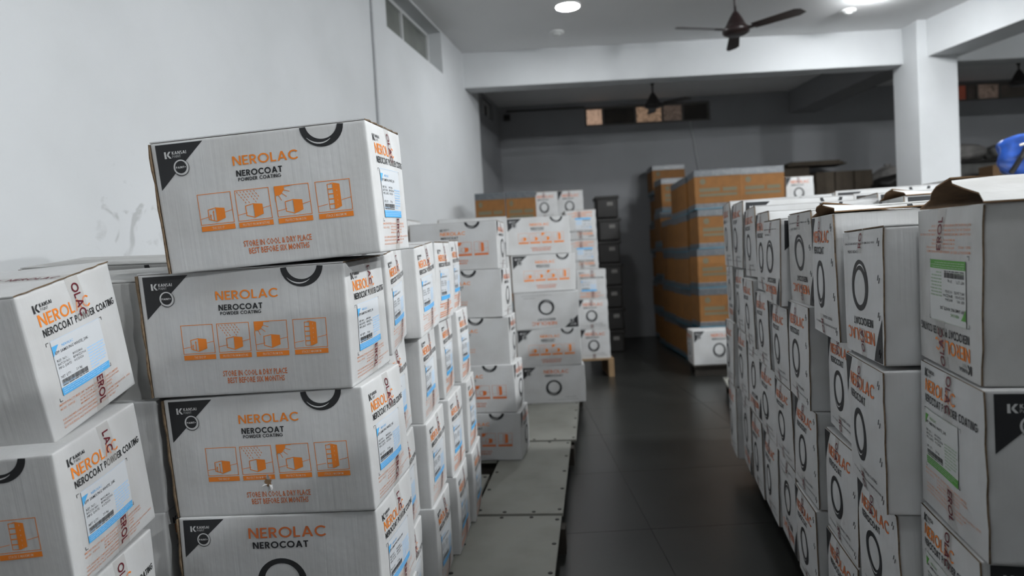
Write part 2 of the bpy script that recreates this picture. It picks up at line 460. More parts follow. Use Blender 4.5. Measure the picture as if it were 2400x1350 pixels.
def design_label(detail=True, blue=True, tape_start=-.035):
    inkA, inkB = ('ink_blue', 'ink_pale_blue') if blue else ('ink_green', 'ink_pale_green')
    x0, t0, x1, t1 = .052, .112, .226, .234
    els = [E('brand_mark', 'ink_black', kansai(.034, .028, .0175), 1)] + brand(.040, .050, .026, .172)
    els += [E('product_lettering', 'ink_black', geo('NEROCOAT POWDER COATING', .042, .0825, .0165, .268, .19), 1)]
    lab_subs = [
        E('label_band', inkA, rect(x0, t1 - .017, x1, t1), 4),
        E('label_corner', inkA, poly((x0, t0 + .012), (x0 + .021, t0 + .012), (x0, t0 + .034)), 4),
        E('label_rule', inkB, rect(x0, t0, x1, t0 + .0006), 4),
        E('label_brand', inkA, text('NEROLAC', x0 + .030, t0 + .014, .0062), 4),
        E('label_fine_print', inkB, text('POWDER COATINGS', x0 + .002, t1 - .026, .0036) + bar_lines(x0 + .105, t0 + .050, [.064, .062, .066, .060, .064, .065, .058, .03], .0066, .0030, 5), 4),
        E('label_text', 'ink_black', text('EPP SAMSUNG WHITE_20K', x0 + .006, t0 + .0245, .0068, .112, .006)
          + text('REF. NO.:', x0 + .006, t0 + .043, .0058, .034) + text('8002466', x0 + .056, t0 + .043, .0058, .034)
          + text('BATCH NO.:', x0 + .006, t0 + .051, .0058, .041) + text('BP40Z2966', x0 + .056, t0 + .051, .0058, .043)
          + text('MFG. DATE:', x0 + .006, t0 + .059, .0058, .042) + text('01/2026', x0 + .056, t0 + .059, .0058, .032)
          + text('NET QTY.:', x0 + .006, t0 + .079, .0058, .034) + text('20 kg', x0 + .055, t0 + .079, .0058, .020), 4),
        E('barcode', 'ink_black', barcode(x0 + .006, t0 + .0885, .086, .0105), 4)]
    if detail:
        lab_subs.append(E('band_text', inkB if blue else 'ink_pale_green', bar_lines(x0 + .004, t1 - .0145, [.16, .165, .14], .0044, .0014, 3), 5))
    els += [E('shipping_label', 'label_paper' if blue else 'label_paper_white', rect(x0, t0, x1, t1), 3, lab_subs)]
    c = .0014
    for x, t, sx, st in ((x0 - .012, t0, 1, 1), (x1 + .012, t0, -1, 1), (x0 - .012, t1 + .01, 1, -1), (x1 + .008, t1, -1, -1)):
        els += [E('corner_tick', 'ink_black', rect(min(x, x + sx * .008), min(t, t + st * c), max(x, x + sx * .008), max(t, t + st * c)) + rect(min(x, x + sx * c), min(t, t + st * .008), max(x, x + sx * c), max(t, t + st * .008)), 1)]
    rows = [('MANUFACTURED BY: KANSAI NEROLAC PAINTS LIMITED', .036, .247, .0052, .225), ('REGD. OFFICE :', .036, .257, .0046, .050), ('28TH FLOOR, A-WING, MARATHON FUTUREX,', .100, .2555, .0044, .165),
            ('N. M. JOSHI MARG, LOWER PAREL,', .100, .263, .0044, .130), ('MUMBAI 400013, MAHARASHTRA', .100, .2705, .0044, .125), ('FOR CONSUMER COMPLAINTS, PLEASE MAKE YOUR CALL TO CONSUMER CARE CELL AT REGD. OFFICE', .036, .281, .0048, .275),
            ('ADDRESS OR CALL (TOLL FREE) E-MAIL: KNPCARE@NEROLAC.COM', .036, .289, .0048, .215), ('NOT FOR RETAIL SALE. FOR INDUSTRIAL/INSTITUTIONAL USE ONLY', .036, .298, .0050, .200)]
    els += [E('address_lettering', 'ink_pale_orange', sum([text(q[0], q[1], q[2], q[3], q[4], .006) if detail else bar_lines(q[1], q[2], [q[4]], .01, q[3], i) for i, q in enumerate(rows)], []), 1)]
    if not blue:        # on the green-label cartons the whole print sits nearer the top edge
        def up(e):
            e['polys'] = [p - np.array([0, .016]) for p in e['polys']]
            for q in e['subs']: up(q)
        for e in els: up(e)
    els += [tape(.178, .0, .098, .048, True, tape_start), tape(.178, .236, .318, .048, True, -.018)]
    return els
def barcode(x, t, w, h):
    rng = random.Random(4); out = []; c = x
    while c < x + w:
        b = rng.choice((.0007, .0011, .0018)); out += rect(c, t, min(c + b, x + w), t + h); c += b + rng.choice((.0006, .0011))
    return out + bar_lines(x, t + h + .0012, [w], .004, .0018, 6)
def design_top(detail=True):
    els = [tape(.0, .0, .0)] if False else []
    word = []
    for k in range(4):
        word += [np.stack([p[:, 0], p[:, 1]], 1) for p in geo('NEROLAC', .012 + k * .13, BW / 2 - .010, .020, .112, .17)]
    els += [E('packing_tape', 'tape_film', rect(.0, BW / 2 - .024, BL, BW / 2 + .024), 1, [E('tape_lettering', 'ink_maroon', word, 2)])]
    els += [E('top_lettering', 'ink_black', [np.array([(BL - x, BW - t) for x, t in p]) for p in
             text('THIS SIDE UP', .10, .035, .030, .30, .012) + text('KANSAI PAINT', .16, .085, .022, .2, .01)], 1)]
    els += [E('ring_mark', 'ink_black', swoosh_ring(.424, BW + .001, .0535, .0145, 184, 356), 1)]
    return els
DESIGN = {}
def design(key):
    if key not in DESIGN:
        kind, det = key
        DESIGN[key] = {'icons': design_icons, 'ring': design_ring, 'plain': design_plain, 'plain_icons': design_plain_icons, 'triangle': design_triangle,
                       'end_ring': design_end_ring, 'label': design_label, 'top': design_top,
                       'label_green': lambda d: design_label(d, False, -.045), 'label_b': lambda d: design_label(d, True, -.055)}[kind](det)
    return DESIGN[key]

# ------------------------------------------------------------------ dented carton surface shared by body, panels and print
NV = 6
VAR = []
for v in range(NV):
    rg = random.Random(100 + v)
    d = dict(corner=[[[Vector((rg.uniform(-.006, .004) * (1 if i else -1), rg.uniform(-.006, .003) * (1 if j else -1), rg.uniform(-.004, .0015) * (1 if k else -1)))
                       for k in (0, 1)] for j in (0, 1)] for i in (0, 1)], face={})
    for f, a in (('front', .004), ('back', .004), ('left', .007), ('right', .009), ('top', .003), ('bottom', -.001)):
        d['face'][f] = (a * rg.uniform(.6, 1.4), [(rg.uniform(.4, 1.3), rg.uniform(.3, 1.1), rg.uniform(0, 6.28), rg.uniform(.0006, .0016)) for _ in range(3)])
    d['corner'] = np.array([[[list(q) for q in p] for p in r] for r in d['corner']])
    VAR.append(d)
FDIM = {'front': (BL, BH), 'back': (BL, BH), 'left': (BW, BH), 'right': (BW, BH), 'top': (BL, BW), 'bottom': (BL, BW)}
FNRM = {'front': (0, -1, 0), 'back': (0, 1, 0), 'left': (-1, 0, 0), 'right': (1, 0, 0), 'top': (0, 0, 1), 'bottom': (0, 0, -1)}
def plane_pos(face, st, dims=(BL, BW, BH)):
    L, W, H = dims; s, t = st[:, 0], st[:, 1]; z = np.zeros_like(s)
    if face == 'front': return np.stack([s - L / 2, z - W / 2, H - t], 1)
    if face == 'back': return np.stack([L / 2 - s, z + W / 2, H - t], 1)
    if face == 'right': return np.stack([z + L / 2, s - W / 2, H - t], 1)
    if face == 'left': return np.stack([z - L / 2, W / 2 - s, H - t], 1)
    if face == 'top': return np.stack([s - L / 2, W / 2 - t, z + H], 1)
    return np.stack([s - L / 2, t - W / 2, z], 1)
def bulge(var, face, s, t):
    a, rip = VAR[var]['face'][face]
    e = np.clip(16 * s * (1 - s) * t * (1 - t), 0, None)
    d = a * e ** .7
    for p, q, ph, am in rip: d = d + am * np.sin(2 * np.pi * (p * s + q * t) + ph) * np.sqrt(e)
    return d
def lattice(var, P, dims=(BL, BW, BH)):
    L, W, H = dims; c = VAR[var]['corner']
    u = np.clip(P[:, 0:1] / L + .5, 0, 1); v = np.clip(P[:, 1:2] / W + .5, 0, 1); w = np.clip(P[:, 2:3] / H, 0, 1)
    out = P.copy()
    for i in (0, 1):
        for j in (0, 1):
            for k in (0, 1):
                out = out + c[i, j, k] * ((u if i else 1 - u) * (v if j else 1 - v) * (w if k else 1 - w))
    return out
def surf(var, face, st, off=0.0):
    Lf, Hf = FDIM[face]
    d = bulge(var, face, np.clip(st[:, 0] / Lf, 0, 1), np.clip(st[:, 1] / Hf, 0, 1)) + off
    return lattice(var, plane_pos(face, st) + d[:, None] * np.array(FNRM[face], float))

def cut_poly(p, axis, val):
    lo, hi = [], []
    n = len(p)
    for i in range(n):
        a, b = p[i], p[(i + 1) % n]
        da, db = a[axis] - val, b[axis] - val
        if da <= 0: lo.append(a)
        if da >= 0: hi.append(a)
        if da * db < 0: q = a + (b - a) * (da / (da - db)); lo.append(q); hi.append(q)
    return [np.array(x) for x in (lo, hi) if len(x) >= 3]
NS, NT = 12, 8
def refine(polys, face):
    Lf, Hf = FDIM[face]; out = []
    for p in polys:
        ext = p.max(0) - p.min(0)
        if max(ext) < .028: out.append(p); continue
        cur = [p]
        for axis, N, D_ in ((0, NS, Lf), (1, NT, Hf)):
            for i in range(1, N):
                v = D_ * i / N; nxt = []
                for q in cur:
                    if q[:, axis].min() < v - 1e-6 and q[:, axis].max() > v + 1e-6: nxt += cut_poly(q, axis, v)
                    else: nxt.append(q)
                cur = nxt
        out += cur
    return out
_pm = {}
def print_mesh(key, el, var, face, flip):
    kk = (key, var, face, flip)
    if kk in _pm: return _pm[kk]
    Lf, Hf = FDIM[face]
    ps = [p for p in el['polys']]
    ps = [np.clip(p, (0.0005, 0.0005), (Lf - .0005, Hf - .0005)) for p in ps]
    if flip: ps = [np.array([Lf, Hf]) - p for p in ps]
    ps = refine(ps, face)
    allp = np.concatenate(ps) if ps else np.zeros((0, 2))
    off = (.0044 if face == 'left' else (.0036 if face == 'top' else .0)) + .0004 + .00035 * el['layer']
    P = surf(var, face, allp, off)
    faces = []; k = 0
    for p in ps:
        a = np.roll(p, -1, 0); area = (p[:, 0] * a[:, 1] - a[:, 0] * p[:, 1]).sum()
        idx = list(range(k, k + len(p)))
        faces.append(idx[::-1] if area > 0 else idx); k += len(p)
    me = bpy.data.meshes.new(el['name'])
    me.from_pydata(P.tolist(), [], faces)
    me.materials.append(MAT[el['ink']]); me.update()
    _pm[kk] = me
    return me
def add_print(root, kind, detail, var, face, flip=False):
    for i, el in enumerate(design((kind, detail))):
        o = link(bpy.data.objects.new(el['name'], print_mesh((kind, detail, i), el, var, face, flip)), root)
        for j, sb in enumerate(el['subs']):
            if sb['polys']: link(bpy.data.objects.new(sb['name'], print_mesh((kind, detail, i, j), sb, var, face, flip)), o)

_bm = {}
def body_mesh(var, mat='white_card'):
    if (var, mat) in _bm: return _bm[(var, mat)]
    vs, fs = [], []
    for face, (Lf, Hf) in FDIM.items():
        r = .0035
        us = [0, r * .35, r, r * 2.2] + [Lf * i / NS for i in range(1, NS)] + [Lf - r * 2.2, Lf - r, Lf - r * .35, Lf]
        ts = [0, r * .35, r, r * 2.2] + [Hf * i / NT for i in range(1, NT)] + [Hf - r * 2.2, Hf - r, Hf - r * .35, Hf]
        st = np.array([(u, t) for t in ts for u in us])
        P = plane_pos(face, st)
        half = np.array([BL / 2, BW / 2, BH / 2]); q = P - np.array([0, 0, BH / 2])
        inner = np.clip(q, -half + r, half - r); n = q - inner
        nl = np.linalg.norm(n, axis=1, keepdims=True); q = inner + n / np.maximum(nl, 1e-9) * r
        P = q + np.array([0, 0, BH / 2])
        b = bulge(var, face, st[:, 0] / Lf, st[:, 1] / Hf)
        P = lattice(var, P + b[:, None] * np.array(FNRM[face], float))
        k = len(vs); w = len(us)
        vs += P.tolist()
        for j in range(len(ts) - 1):
            for i in range(w - 1):
                fs.append((k + j * w + i, k + (j + 1) * w + i, k + (j + 1) * w + i + 1, k + j * w + i + 1))
    me = bpy.data.meshes.new('body'); me.from_pydata(vs, [], fs)
    me.materials.append(MAT[mat])
    bm = bmesh.new(); bm.from_mesh(me); bmesh.ops.remove_doubles(bm, verts=bm.verts, dist=.0003); bmesh.ops.recalc_face_normals(bm, faces=bm.faces); bm.to_mesh(me); bm.free()
    me.polygons.foreach_set('use_smooth', [True] * len(me.polygons)); me.update()
    _bm[(var, mat)] = me
    return me
def slab_mesh(name, var, face, s0, t0, s1, t1, thick, lift=0.0, wavy=0.0, off0=.0006, seed=0, mat='white_card'):
    """cardboard panel following the carton surface, kraft on its cut edges"""
    ns, nt_ = 12, 10
    rg = random.Random(seed + var)
    ph = [rg.uniform(0, 6.28) for _ in range(4)]
    vs = []
    for layer in (0, 1):
        st = []
        for j in range(nt_ + 1):
            for i in range(ns + 1):
                a = i / ns; b = j / nt_
                wv = wavy * (math.sin(b * 17 + ph[0]) + .6 * math.sin(b * 41 + ph[1]))
                st.append((s0 + (s1 - s0) * a + (wv if i == ns else 0), t0 + (t1 - t0) * b))
        st = np.array(st)
        P = surf(var, face, st, off0 + layer * thick)
        a = (st[:, 0] - s0) / (s1 - s0)
        vs += P.tolist()
    n = (ns + 1) * (nt_ + 1); w = ns + 1; fs = []; fm = []
    for j in range(nt_):
        for i in range(ns):
            q = (j * w + i, (j + 1) * w + i, (j + 1) * w + i + 1, j * w + i + 1)
            fs.append(tuple(n + x for x in q)); fm.append(0)
            fs.append(tuple(reversed(q))); fm.append(1)
    rim = [(i, i + 1) for i in range(ns)] + [(j * w + ns, (j + 1) * w + ns) for j in range(nt_)] + [(nt_ * w + i + 1, nt_ * w + i) for i in reversed(range(ns))] + [((j + 1) * w, j * w) for j in reversed(range(nt_))]
    for q_, (a, b) in enumerate(rim):
        fs.append((a, b, n + b, n + a)); long_side = q_ < ns or ns + nt_ <= q_ < 2 * ns + nt_
        fm.append(0 if (face == 'top' and long_side) else 1)
    me = bpy.data.meshes.new(name); me.from_pydata(vs, [], fs)
    me.materials.append(MAT[mat]); me.materials.append(MAT['kraft_edge'])
    me.polygons.foreach_set('material_index', fm); me.update()
    return me
_sm = {}
def cached(key, fn):
    if key not in _sm: _sm[key] = fn()
    return _sm[key]
def staple_mesh():
    b = MB().box((-.0006, -.0006, -.007), (.0006, .0006, .007))
    me = bpy.data.meshes.new('staple'); me.from_pydata(b.v, [], b.f); me.materials.append(MAT['ink_black']); return me

ORD = ['top', 'second from top', 'third from top', 'fourth from top', 'fifth from top', 'sixth from top']
_cnt = [0]
def carton(label, group, pos, yaw=0., rx=0., ry=0., h=.32, front=None, right=None, left=None, fflip=False, rflip=False, lflip=False,
           flaps=False, tent=0.0, detail=True, var=None, top=False, staples=0, grubby=False, centre=False, bare=False, ws=1.0):
    """one white paint carton: pos = base centre (or centre)"""
    v = (_cnt[0] * 5 + 2) % NV if var is None else var
    _cnt[0] += 1
    M = Euler((0, 0, R_(yaw))).to_matrix() @ Euler((R_(rx), 0, 0)).to_matrix() @ Euler((0, R_(ry), 0)).to_matrix()
    p = Vector(pos)
    if centre: p = p - M @ Vector((0, 0, h / 2))
    mat = 'white_card_grubby' if grubby else 'white_card'
    root = thing('paint_carton', label, 'box', p, M.to_euler(), group)
    root.scale = (1, ws, h / BH)
    link(bpy.data.objects.new('body', body_mesh(v, mat)), root)
    if bare: return root
    # the stapled end panel with its raw kraft edge
    link(bpy.data.objects.new('end_panel', cached(('end', v, mat), lambda: slab_mesh('end_panel', v, 'left', .002, .002, BW + .004, BH - .002, .0034, wavy=.0022, mat=mat))), root)
    if front: add_print(root, front, detail, v, 'front', fflip)
    if right: add_print(root, right, detail, v, 'right', rflip)
    if left: add_print(root, left, detail, v, 'left', lflip)
    if flaps:
        if tent:
            tent_flaps(root, v, tent, mat)
        else:
            for k, (a, b) in enumerate(((.0, BW / 2 - .002), (BW / 2 + .002, BW))):
                link(bpy.data.objects.new('top_flap', cached(('flap', v, k, mat), lambda: slab_mesh('top_flap', v, 'top', .0, a, BL, b, .003, wavy=.002, seed=k, mat=mat))), root)
            if top: add_print(root, 'top', detail, v, 'top', False)
    for i in range(staples):
        t = .03 + .26 * i / max(1, staples - 1)
        for d in (0, .007):
            for face, s in (('left', BW - .022),) if left else (('right', BW - .02),):
                q = surf(v, face, np.array([(s + d, t + d)]), .0056 if face == 'left' else .0008)[0]
                o = link(bpy.data.objects.new('staple', cached('staple', staple_mesh)), root)
                o.location = q; o.rotation_euler = (R_(28 if face == 'left' else -28), 0, 0)
    return root
def tent_flaps(root, v, rise, mat):
    """long flaps that stand up into a low tent, kraft inside"""
    for sgn in (-1, 1):
        vs = []; fs = []; fm = []; n = 12
        rg = random.Random(7 + sgn)
        for layer in (0, 1):
            for j in range(5):
                b = j / 4
                for i in range(n + 1):
                    a = i / n
                    y = sgn * (BW / 2 + .001) * (1 - b) + sgn * .004
                    z = BH + .001 + rise * (b ** .8) * ((.55 + .45 * math.cos(a * 2.4)) if rise > .04 else max(.08, 1 - 2.6 * a)) + layer * .003 + (.004 * math.sin(a * 9 + sgn) if j == 4 else 0)
                    vs.append((-BL / 2 + BL * a + (.008 * math.sin(b * 7) if i == 0 else 0), y, z))
        w = n + 1; N = 5 * w
        for j in range(4):
            for i in range(n):
                q = (j * w + i, j * w + i + 1, (j + 1) * w + i + 1, (j + 1) * w + i)
                if sgn > 0: q = q[::-1]
                fs.append(tuple(x + N for x in q)); fm.append(0)
                fs.append(q[::-1]); fm.append(1)
        rim = [(i, i + 1) for i in range(n)] + [(j * w + n, (j + 1) * w + n) for j in range(4)] + [(4 * w + i + 1, 4 * w + i) for i in range(n)] + [((j + 1) * w, j * w) for j in range(4)]
        for a, b in rim: fs.append((a, b, b + N, a + N)); fm.append(1)
        mesh_obj('top_flap', vs, fs, [mat, 'kraft'], root, fm)

# ================================================================== THE ROOM
nmat('paint_white', (0.585, 0.60, 0.61), 0.85, (1.6, (0.50, 0.515, 0.52), 0.55), (9, 0.12, (1, 1, 1)), 0.2)
nmat('paint_white_shaded', (0.30, 0.305, 0.315), 0.85, (1.6, (0.25, 0.255, 0.26), 0.55), None, 0.2)  # the white paint again, darkened to carry the shade of the back bay
nmat('ceiling_white', (0.80, 0.80, 0.80), 0.9, (1.2, (0.74, 0.74, 0.74), 0.4), None, 0.2)
nmat('floor_stone', (0.021, 0.022, 0.020), 0.30, (3.5, (0.032, 0.032, 0.029), 0.6), (40, 0.05, (1, 1, 1)), 0.5, rnd=0.12)
nmat('floor_joint', (0.03, 0.03, 0.03), 0.8)
nmat('aluminium', (0.55, 0.56, 0.56), 0.45, spec=0.5)
nmat('frame_grey', (0.16, 0.15, 0.14), 0.5)
nmat('frosted_pane', (0.16, 0.17, 0.155), 0.25, (5, (0.22, 0.23, 0.21), 0.6), None, 0.5)
nmat('dark_pane', (0.05, 0.045, 0.04), 0.15, (4, (0.10, 0.085, 0.07), 0.7), None, 0.5)
nmat('red_pane', (0.20, 0.07, 0.05), 0.3, (6, (0.10, 0.05, 0.04), 0.6), None, 0.4, emit=((0.5, 0.13, 0.08), 0.10))
nmat('dirty_pane', (0.15, 0.125, 0.105), 0.35, (3, (0.26, 0.21, 0.18), 0.8), None, 0.4)
nmat('fan_brown', (0.022, 0.012, 0.012), 0.3, spec=0.5)
nmat('fan_dark', (0.03, 0.025, 0.024), 0.35, spec=0.5)
nmat('plastic_white', (0.7, 0.71, 0.7), 0.4)
nmat('conduit_grey', (0.42, 0.43, 0.44), 0.5)
nmat('black_plastic', (0.015, 0.014, 0.013), 0.45)
nmat('ply_white', (0.25, 0.25, 0.225), 0.6, (5, (0.17, 0.168, 0.148), 0.6), (30, 0.1, (1, 1, 1)), 0.3, rnd=0.12)
nmat('pallet_dark', (0.035, 0.03, 0.025), 0.8)
nmat('pallet_wood', (0.30, 0.20, 0.11), 0.8, (8, (0.18, 0.11, 0.06), 0.6), (40, .2, (1, .1, 1)))
nmat('grey_sheet', (0.085, 0.085, 0.08), 0.6, (9, (0.16, 0.16, 0.155), 0.6), None, 0.4)
nmat('grey_cloth', (0.22, 0.21, 0.20), 0.7, (6, (0.07, 0.07, 0.065), 0.8), None, 0.3)
nmat('blue_plastic', (0.011, 0.065, 0.32), 0.32, (9, (0.006, 0.012, 0.05), 0.95), None, 0.5)
nmat('strap_cream', (0.6, 0.56, 0.48), 0.6)

def lit_pane(name, col, strength, dark, sx):
    """window glass with lamplit street and branches showing through"""
    m = nmat(name, dark, 0.2, None, None, 0.4)
    nt = m.node_tree; b = nt.nodes['Principled BSDF']
    tc = nt.nodes.new('ShaderNodeTexCoord'); mp = nt.nodes.new('ShaderNodeMapping')
    mp.inputs['Scale'].default_value = (sx, 1, 5)
    nz = nt.nodes.new('ShaderNodeTexNoise'); nz.inputs['Scale'].default_value = 6; nz.inputs['Detail'].default_value = 4; nz.inputs['Distortion'].default_value = 1.6
    rp = nt.nodes.new('ShaderNodeValToRGB')
    rp.color_ramp.elements[0].position = .40; rp.color_ramp.elements[0].color = (*[c * .25 for c in col], 1)
    rp.color_ramp.elements[1].position = .52; rp.color_ramp.elements[1].color = (*col, 1)
    nt.links.new(tc.outputs['Object'], mp.inputs['Vector']); nt.links.new(mp.outputs[0], nz.inputs['Vector'])
    nt.links.new(nz.outputs['Fac'], rp.inputs['Fac']); nt.links.new(rp.outputs[0], b.inputs['Emission Color'])
    b.inputs['Emission Strength'].default_value = strength
lit_pane('lamplit_pane', (0.75, 0.50, 0.36), 0.55, (.1, .08, .06), 16)
lit_pane('lamplit_pane_b', (0.55, 0.36, 0.24), 0.40, (.1, .08, .06), 5)
lit_pane('dim_pane', (0.30, 0.22, 0.18), 0.22, (.09, .075, .06), 4)

# wall paint with scuffs that have their own place and shape (beside the leftmost cartons)
def scuffed_wall():
    m = nmat('paint_scuffed', (0.585, 0.60, 0.61), 0.85, (1.6, (0.50, 0.515, 0.52), 0.55), (9, 0.12, (1, 1, 1)), 0.2)
    nt = m.node_tree; b = nt.nodes['Principled BSDF']
    src = b.inputs['Base Color'].links[0].from_socket
    tc = nt.nodes.new('ShaderNodeTexCoord')
    # distance to the scuffed patch, in wall coordinates (y along the wall, z up)
    mp = nt.nodes.new('ShaderNodeMapping'); mp.vector_type = 'TEXTURE'
    mp.inputs['Location'].default_value = (0, 2.98, 1.62); mp.inputs['Scale'].default_value = (1, .30, .36)
    ln = nt.nodes.new('ShaderNodeVectorMath'); ln.operation = 'LENGTH'
    nt.links.new(tc.outputs['Object'], mp.inputs['Vector']); nt.links.new(mp.outputs[0], ln.inputs[0])
    mr = nt.nodes.new('ShaderNodeMapRange'); mr.inputs['From Min'].default_value = 1.0; mr.inputs['From Max'].default_value = .35
    nt.links.new(ln.outputs['Value'], mr.inputs['Value'])
    nz = nt.nodes.new('ShaderNodeTexNoise'); nz.inputs['Scale'].default_value = 5.5; nz.inputs['Detail'].default_value = 7; nz.inputs['Distortion'].default_value = 1.4
    nt.links.new(tc.outputs['Object'], nz.inputs['Vector'])
    rp = nt.nodes.new('ShaderNodeValToRGB'); rp.color_ramp.elements[0].position = .60; rp.color_ramp.elements[1].position = .66
    nt.links.new(nz.outputs['Fac'], rp.inputs['Fac'])
    ml = nt.nodes.new('ShaderNodeMath'); ml.operation = 'MULTIPLY'
    nt.links.new(mr.outputs[0], ml.inputs[0]); nt.links.new(rp.outputs[0], ml.inputs[1])
    m2 = nt.nodes.new('ShaderNodeMath'); m2.operation = 'MULTIPLY'; m2.inputs[1].default_value = .42
    nt.links.new(ml.outputs[0], m2.inputs[0])
    mx = nt.nodes.new('ShaderNodeMix'); mx.data_type = 'RGBA'; mx.inputs['B'].default_value = (.22, .22, .215, 1)
    nt.links.new(m2.outputs[0], mx.inputs['Factor']); nt.links.new(src, mx.inputs['A']); nt.links.new(mx.outputs['Result'], b.inputs['Base Color'])
scuffed_wall()

Y_BACK = 11.15
X_RIGHT = 13.5
Y_FRONT = -10.5
# floor with its stone slabs
fl = structure(MB().box((-5.2, Y_FRONT - .3, -.12), (X_RIGHT + .3, Y_BACK + .3, -.002)).build('floor', 'floor_joint'))
slab_me = None
for i in range(13):
    for j in range(17):
        x0, y0 = -3.4 + i * 1.0, -3.98 + j * .9
        if slab_me is None:
            o = MB().box((.0015, .0015, -.03), (.9985, .8985, 0)).build('floor_slab', 'floor_stone', fl)
            slab_me = o.data
        else:
            o = link(bpy.data.objects.new('floor_slab', slab_me), fl)
        o.location = (x0, y0, 0)
structure(MB().box((-5.2, Y_FRONT - .3, CEIL), (X_RIGHT + .3, Y_BACK + .3, CEIL + .2)).build('ceiling', 'ceiling_white'))

# left wall: runs at an angle to the column grid; local y = along the wall, local x = into the room
WALL_A = math.atan(0.2175)
WL = Matrix.Translation((-2.235, 0, 0)) @ Matrix.Rotation(-WALL_A, 4, 'Z')
wl = bpy.data.objects.new('wall_left', None); C.objects.link(wl); structure(wl); wl.matrix_world = WL
def wall_piece(a, b, mat='paint_scuffed'): return MB().box(a, b).build('wall_panel', mat, wl)
wall_piece((-.25, -12.0, 0), (0, 5.72, CEIL))
U0, U1, S0z, S1z = 6.06, 7.62, 3.39, 3.83
b = MB()
b.box((-.25, 5.724, 0), (0, 9.1, S0z)); b.box((-.25, 5.724, S0z), (0, U0, CEIL)); b.box((-.25, U1, S0z), (0, 9.1, CEIL)); b.box((-.25, U0, S1z), (0, U1, CEIL))
b.build('wall_panel', 'paint_white', wl)
b = MB(); V0, V1 = 10.33, 10.95
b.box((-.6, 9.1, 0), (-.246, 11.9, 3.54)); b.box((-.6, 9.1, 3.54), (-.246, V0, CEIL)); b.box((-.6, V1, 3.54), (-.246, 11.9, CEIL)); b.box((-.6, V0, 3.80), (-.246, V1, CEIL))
b.build('wall_panel', 'paint_white_shaded', wl)
def window(n, M, w, h, panes, split, fmat='aluminium'):
    """panes: material names from left to right; local x = along, z = up, y = into the room negative"""
    root = bpy.data.objects.new('window_%d' % n, None); C.objects.link(root); root.matrix_world = M; structure(root)
    t = .035
    fr = MB().box((0, -.02, 0), (w, .03, t)).box((0, -.02, h - t), (w, .03, h)).box((0, -.02, t), (t, .03, h - t)).box((w - t, -.02, t), (w, .03, h - t))
    for s in split: fr.box((s - t / 2, -.02, t), (s + t / 2, .03, h - t))
    fr.build('window_frame', fmat, root)
    xs = [t] + list(split) + [w - t]
    for i, pm in enumerate(panes):
        MB().box((xs[i] + (t / 2 if i else 0), .0, t), (xs[i + 1] - (t / 2 if i < len(panes) - 1 else 0), .012, h - t)).build('pane', pm, root)
    return root
window(1, WL @ Matrix.Translation((-.165, U0, S0z)) @ Matrix.Rotation(R_(90), 4, 'Z'), U1 - U0 - .0, S1z - S0z, ['frosted_pane', 'frosted_pane'], [(U1 - U0) / 2])
window(2, WL @ Matrix.Translation((-.33, V0, 3.54)) @ Matrix.Rotation(R_(90), 4, 'Z'), V1 - V0, .26, ['dark_pane', 'dark_pane'], [.32])

# back wall with its strip windows
b = MB(); X0, X1, Z0, Z1 = 1.33, 3.36, 3.455, 3.77
XA, XB, ZA, ZB = 7.05, 8.75, 3.535, 3.83
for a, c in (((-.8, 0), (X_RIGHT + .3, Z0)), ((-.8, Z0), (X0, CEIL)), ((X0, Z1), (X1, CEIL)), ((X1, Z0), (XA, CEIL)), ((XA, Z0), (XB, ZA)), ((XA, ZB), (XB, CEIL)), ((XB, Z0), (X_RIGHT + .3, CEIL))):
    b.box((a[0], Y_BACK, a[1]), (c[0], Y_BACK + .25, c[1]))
structure(b.build('wall_back', 'paint_white_shaded'))
window(3, Matrix.Translation((X0, Y_BACK + .06, Z0)), X1 - X0, Z1 - Z0, ['lamplit_pane', 'dark_pane', 'lamplit_pane_b', 'dim_pane', 'dark_pane'], [.30, .83, 1.27, 1.60], 'frame_grey')
window(4, Matrix.Translation((XA, Y_BACK + .06, ZA)), XB - XA, ZB - ZA, ['red_pane', 'dirty_pane', 'dim_pane', 'dirty_pane'], [.52, .68, 1.05], 'frame_grey')
structure(MB().box((X_RIGHT, Y_FRONT - .3, 0), (X_RIGHT + .25, Y_BACK, CEIL)).build('wall_right', 'paint_white'))
structure(MB().box((-5.2, Y_FRONT - .25, 0), (X_RIGHT, Y_FRONT, CEIL)).build('wall_front', 'paint_white'))

# beams and column
cb = MB(); cb.box((-.62, 8.25, BEAM_Z), (X_RIGHT, 8.50, CEIL + .01), bevel=.006); structure(cb.build('trim_1', 'paint_white'))
BD = math.atan(-0.21)
rb = MB(); rb.box((0, -18.5, 0), (.42, .25, CEIL - BEAM_Z + .01), bevel=.006)
o = structure(rb.build('trim_2', 'paint_white')); o.matrix_world = Matrix.Translation((4.93, 7.98, BEAM_Z)) @ Matrix.Rotation(-BD, 4, 'Z')
co = MB().box((4.82, 7.96, 0), (5.28, 8.47, CEIL + .005), bevel=.006); structure(co.build('column', 'paint_white'))

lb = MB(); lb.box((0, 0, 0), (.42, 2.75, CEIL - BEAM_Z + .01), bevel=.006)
o = structure(lb.build('trim_3', 'paint_white_shaded')); o.matrix_world = Matrix.Translation((4.88, 8.48, BEAM_Z + .06)) @ Matrix.Rotation(R_(5), 4, 'Z')

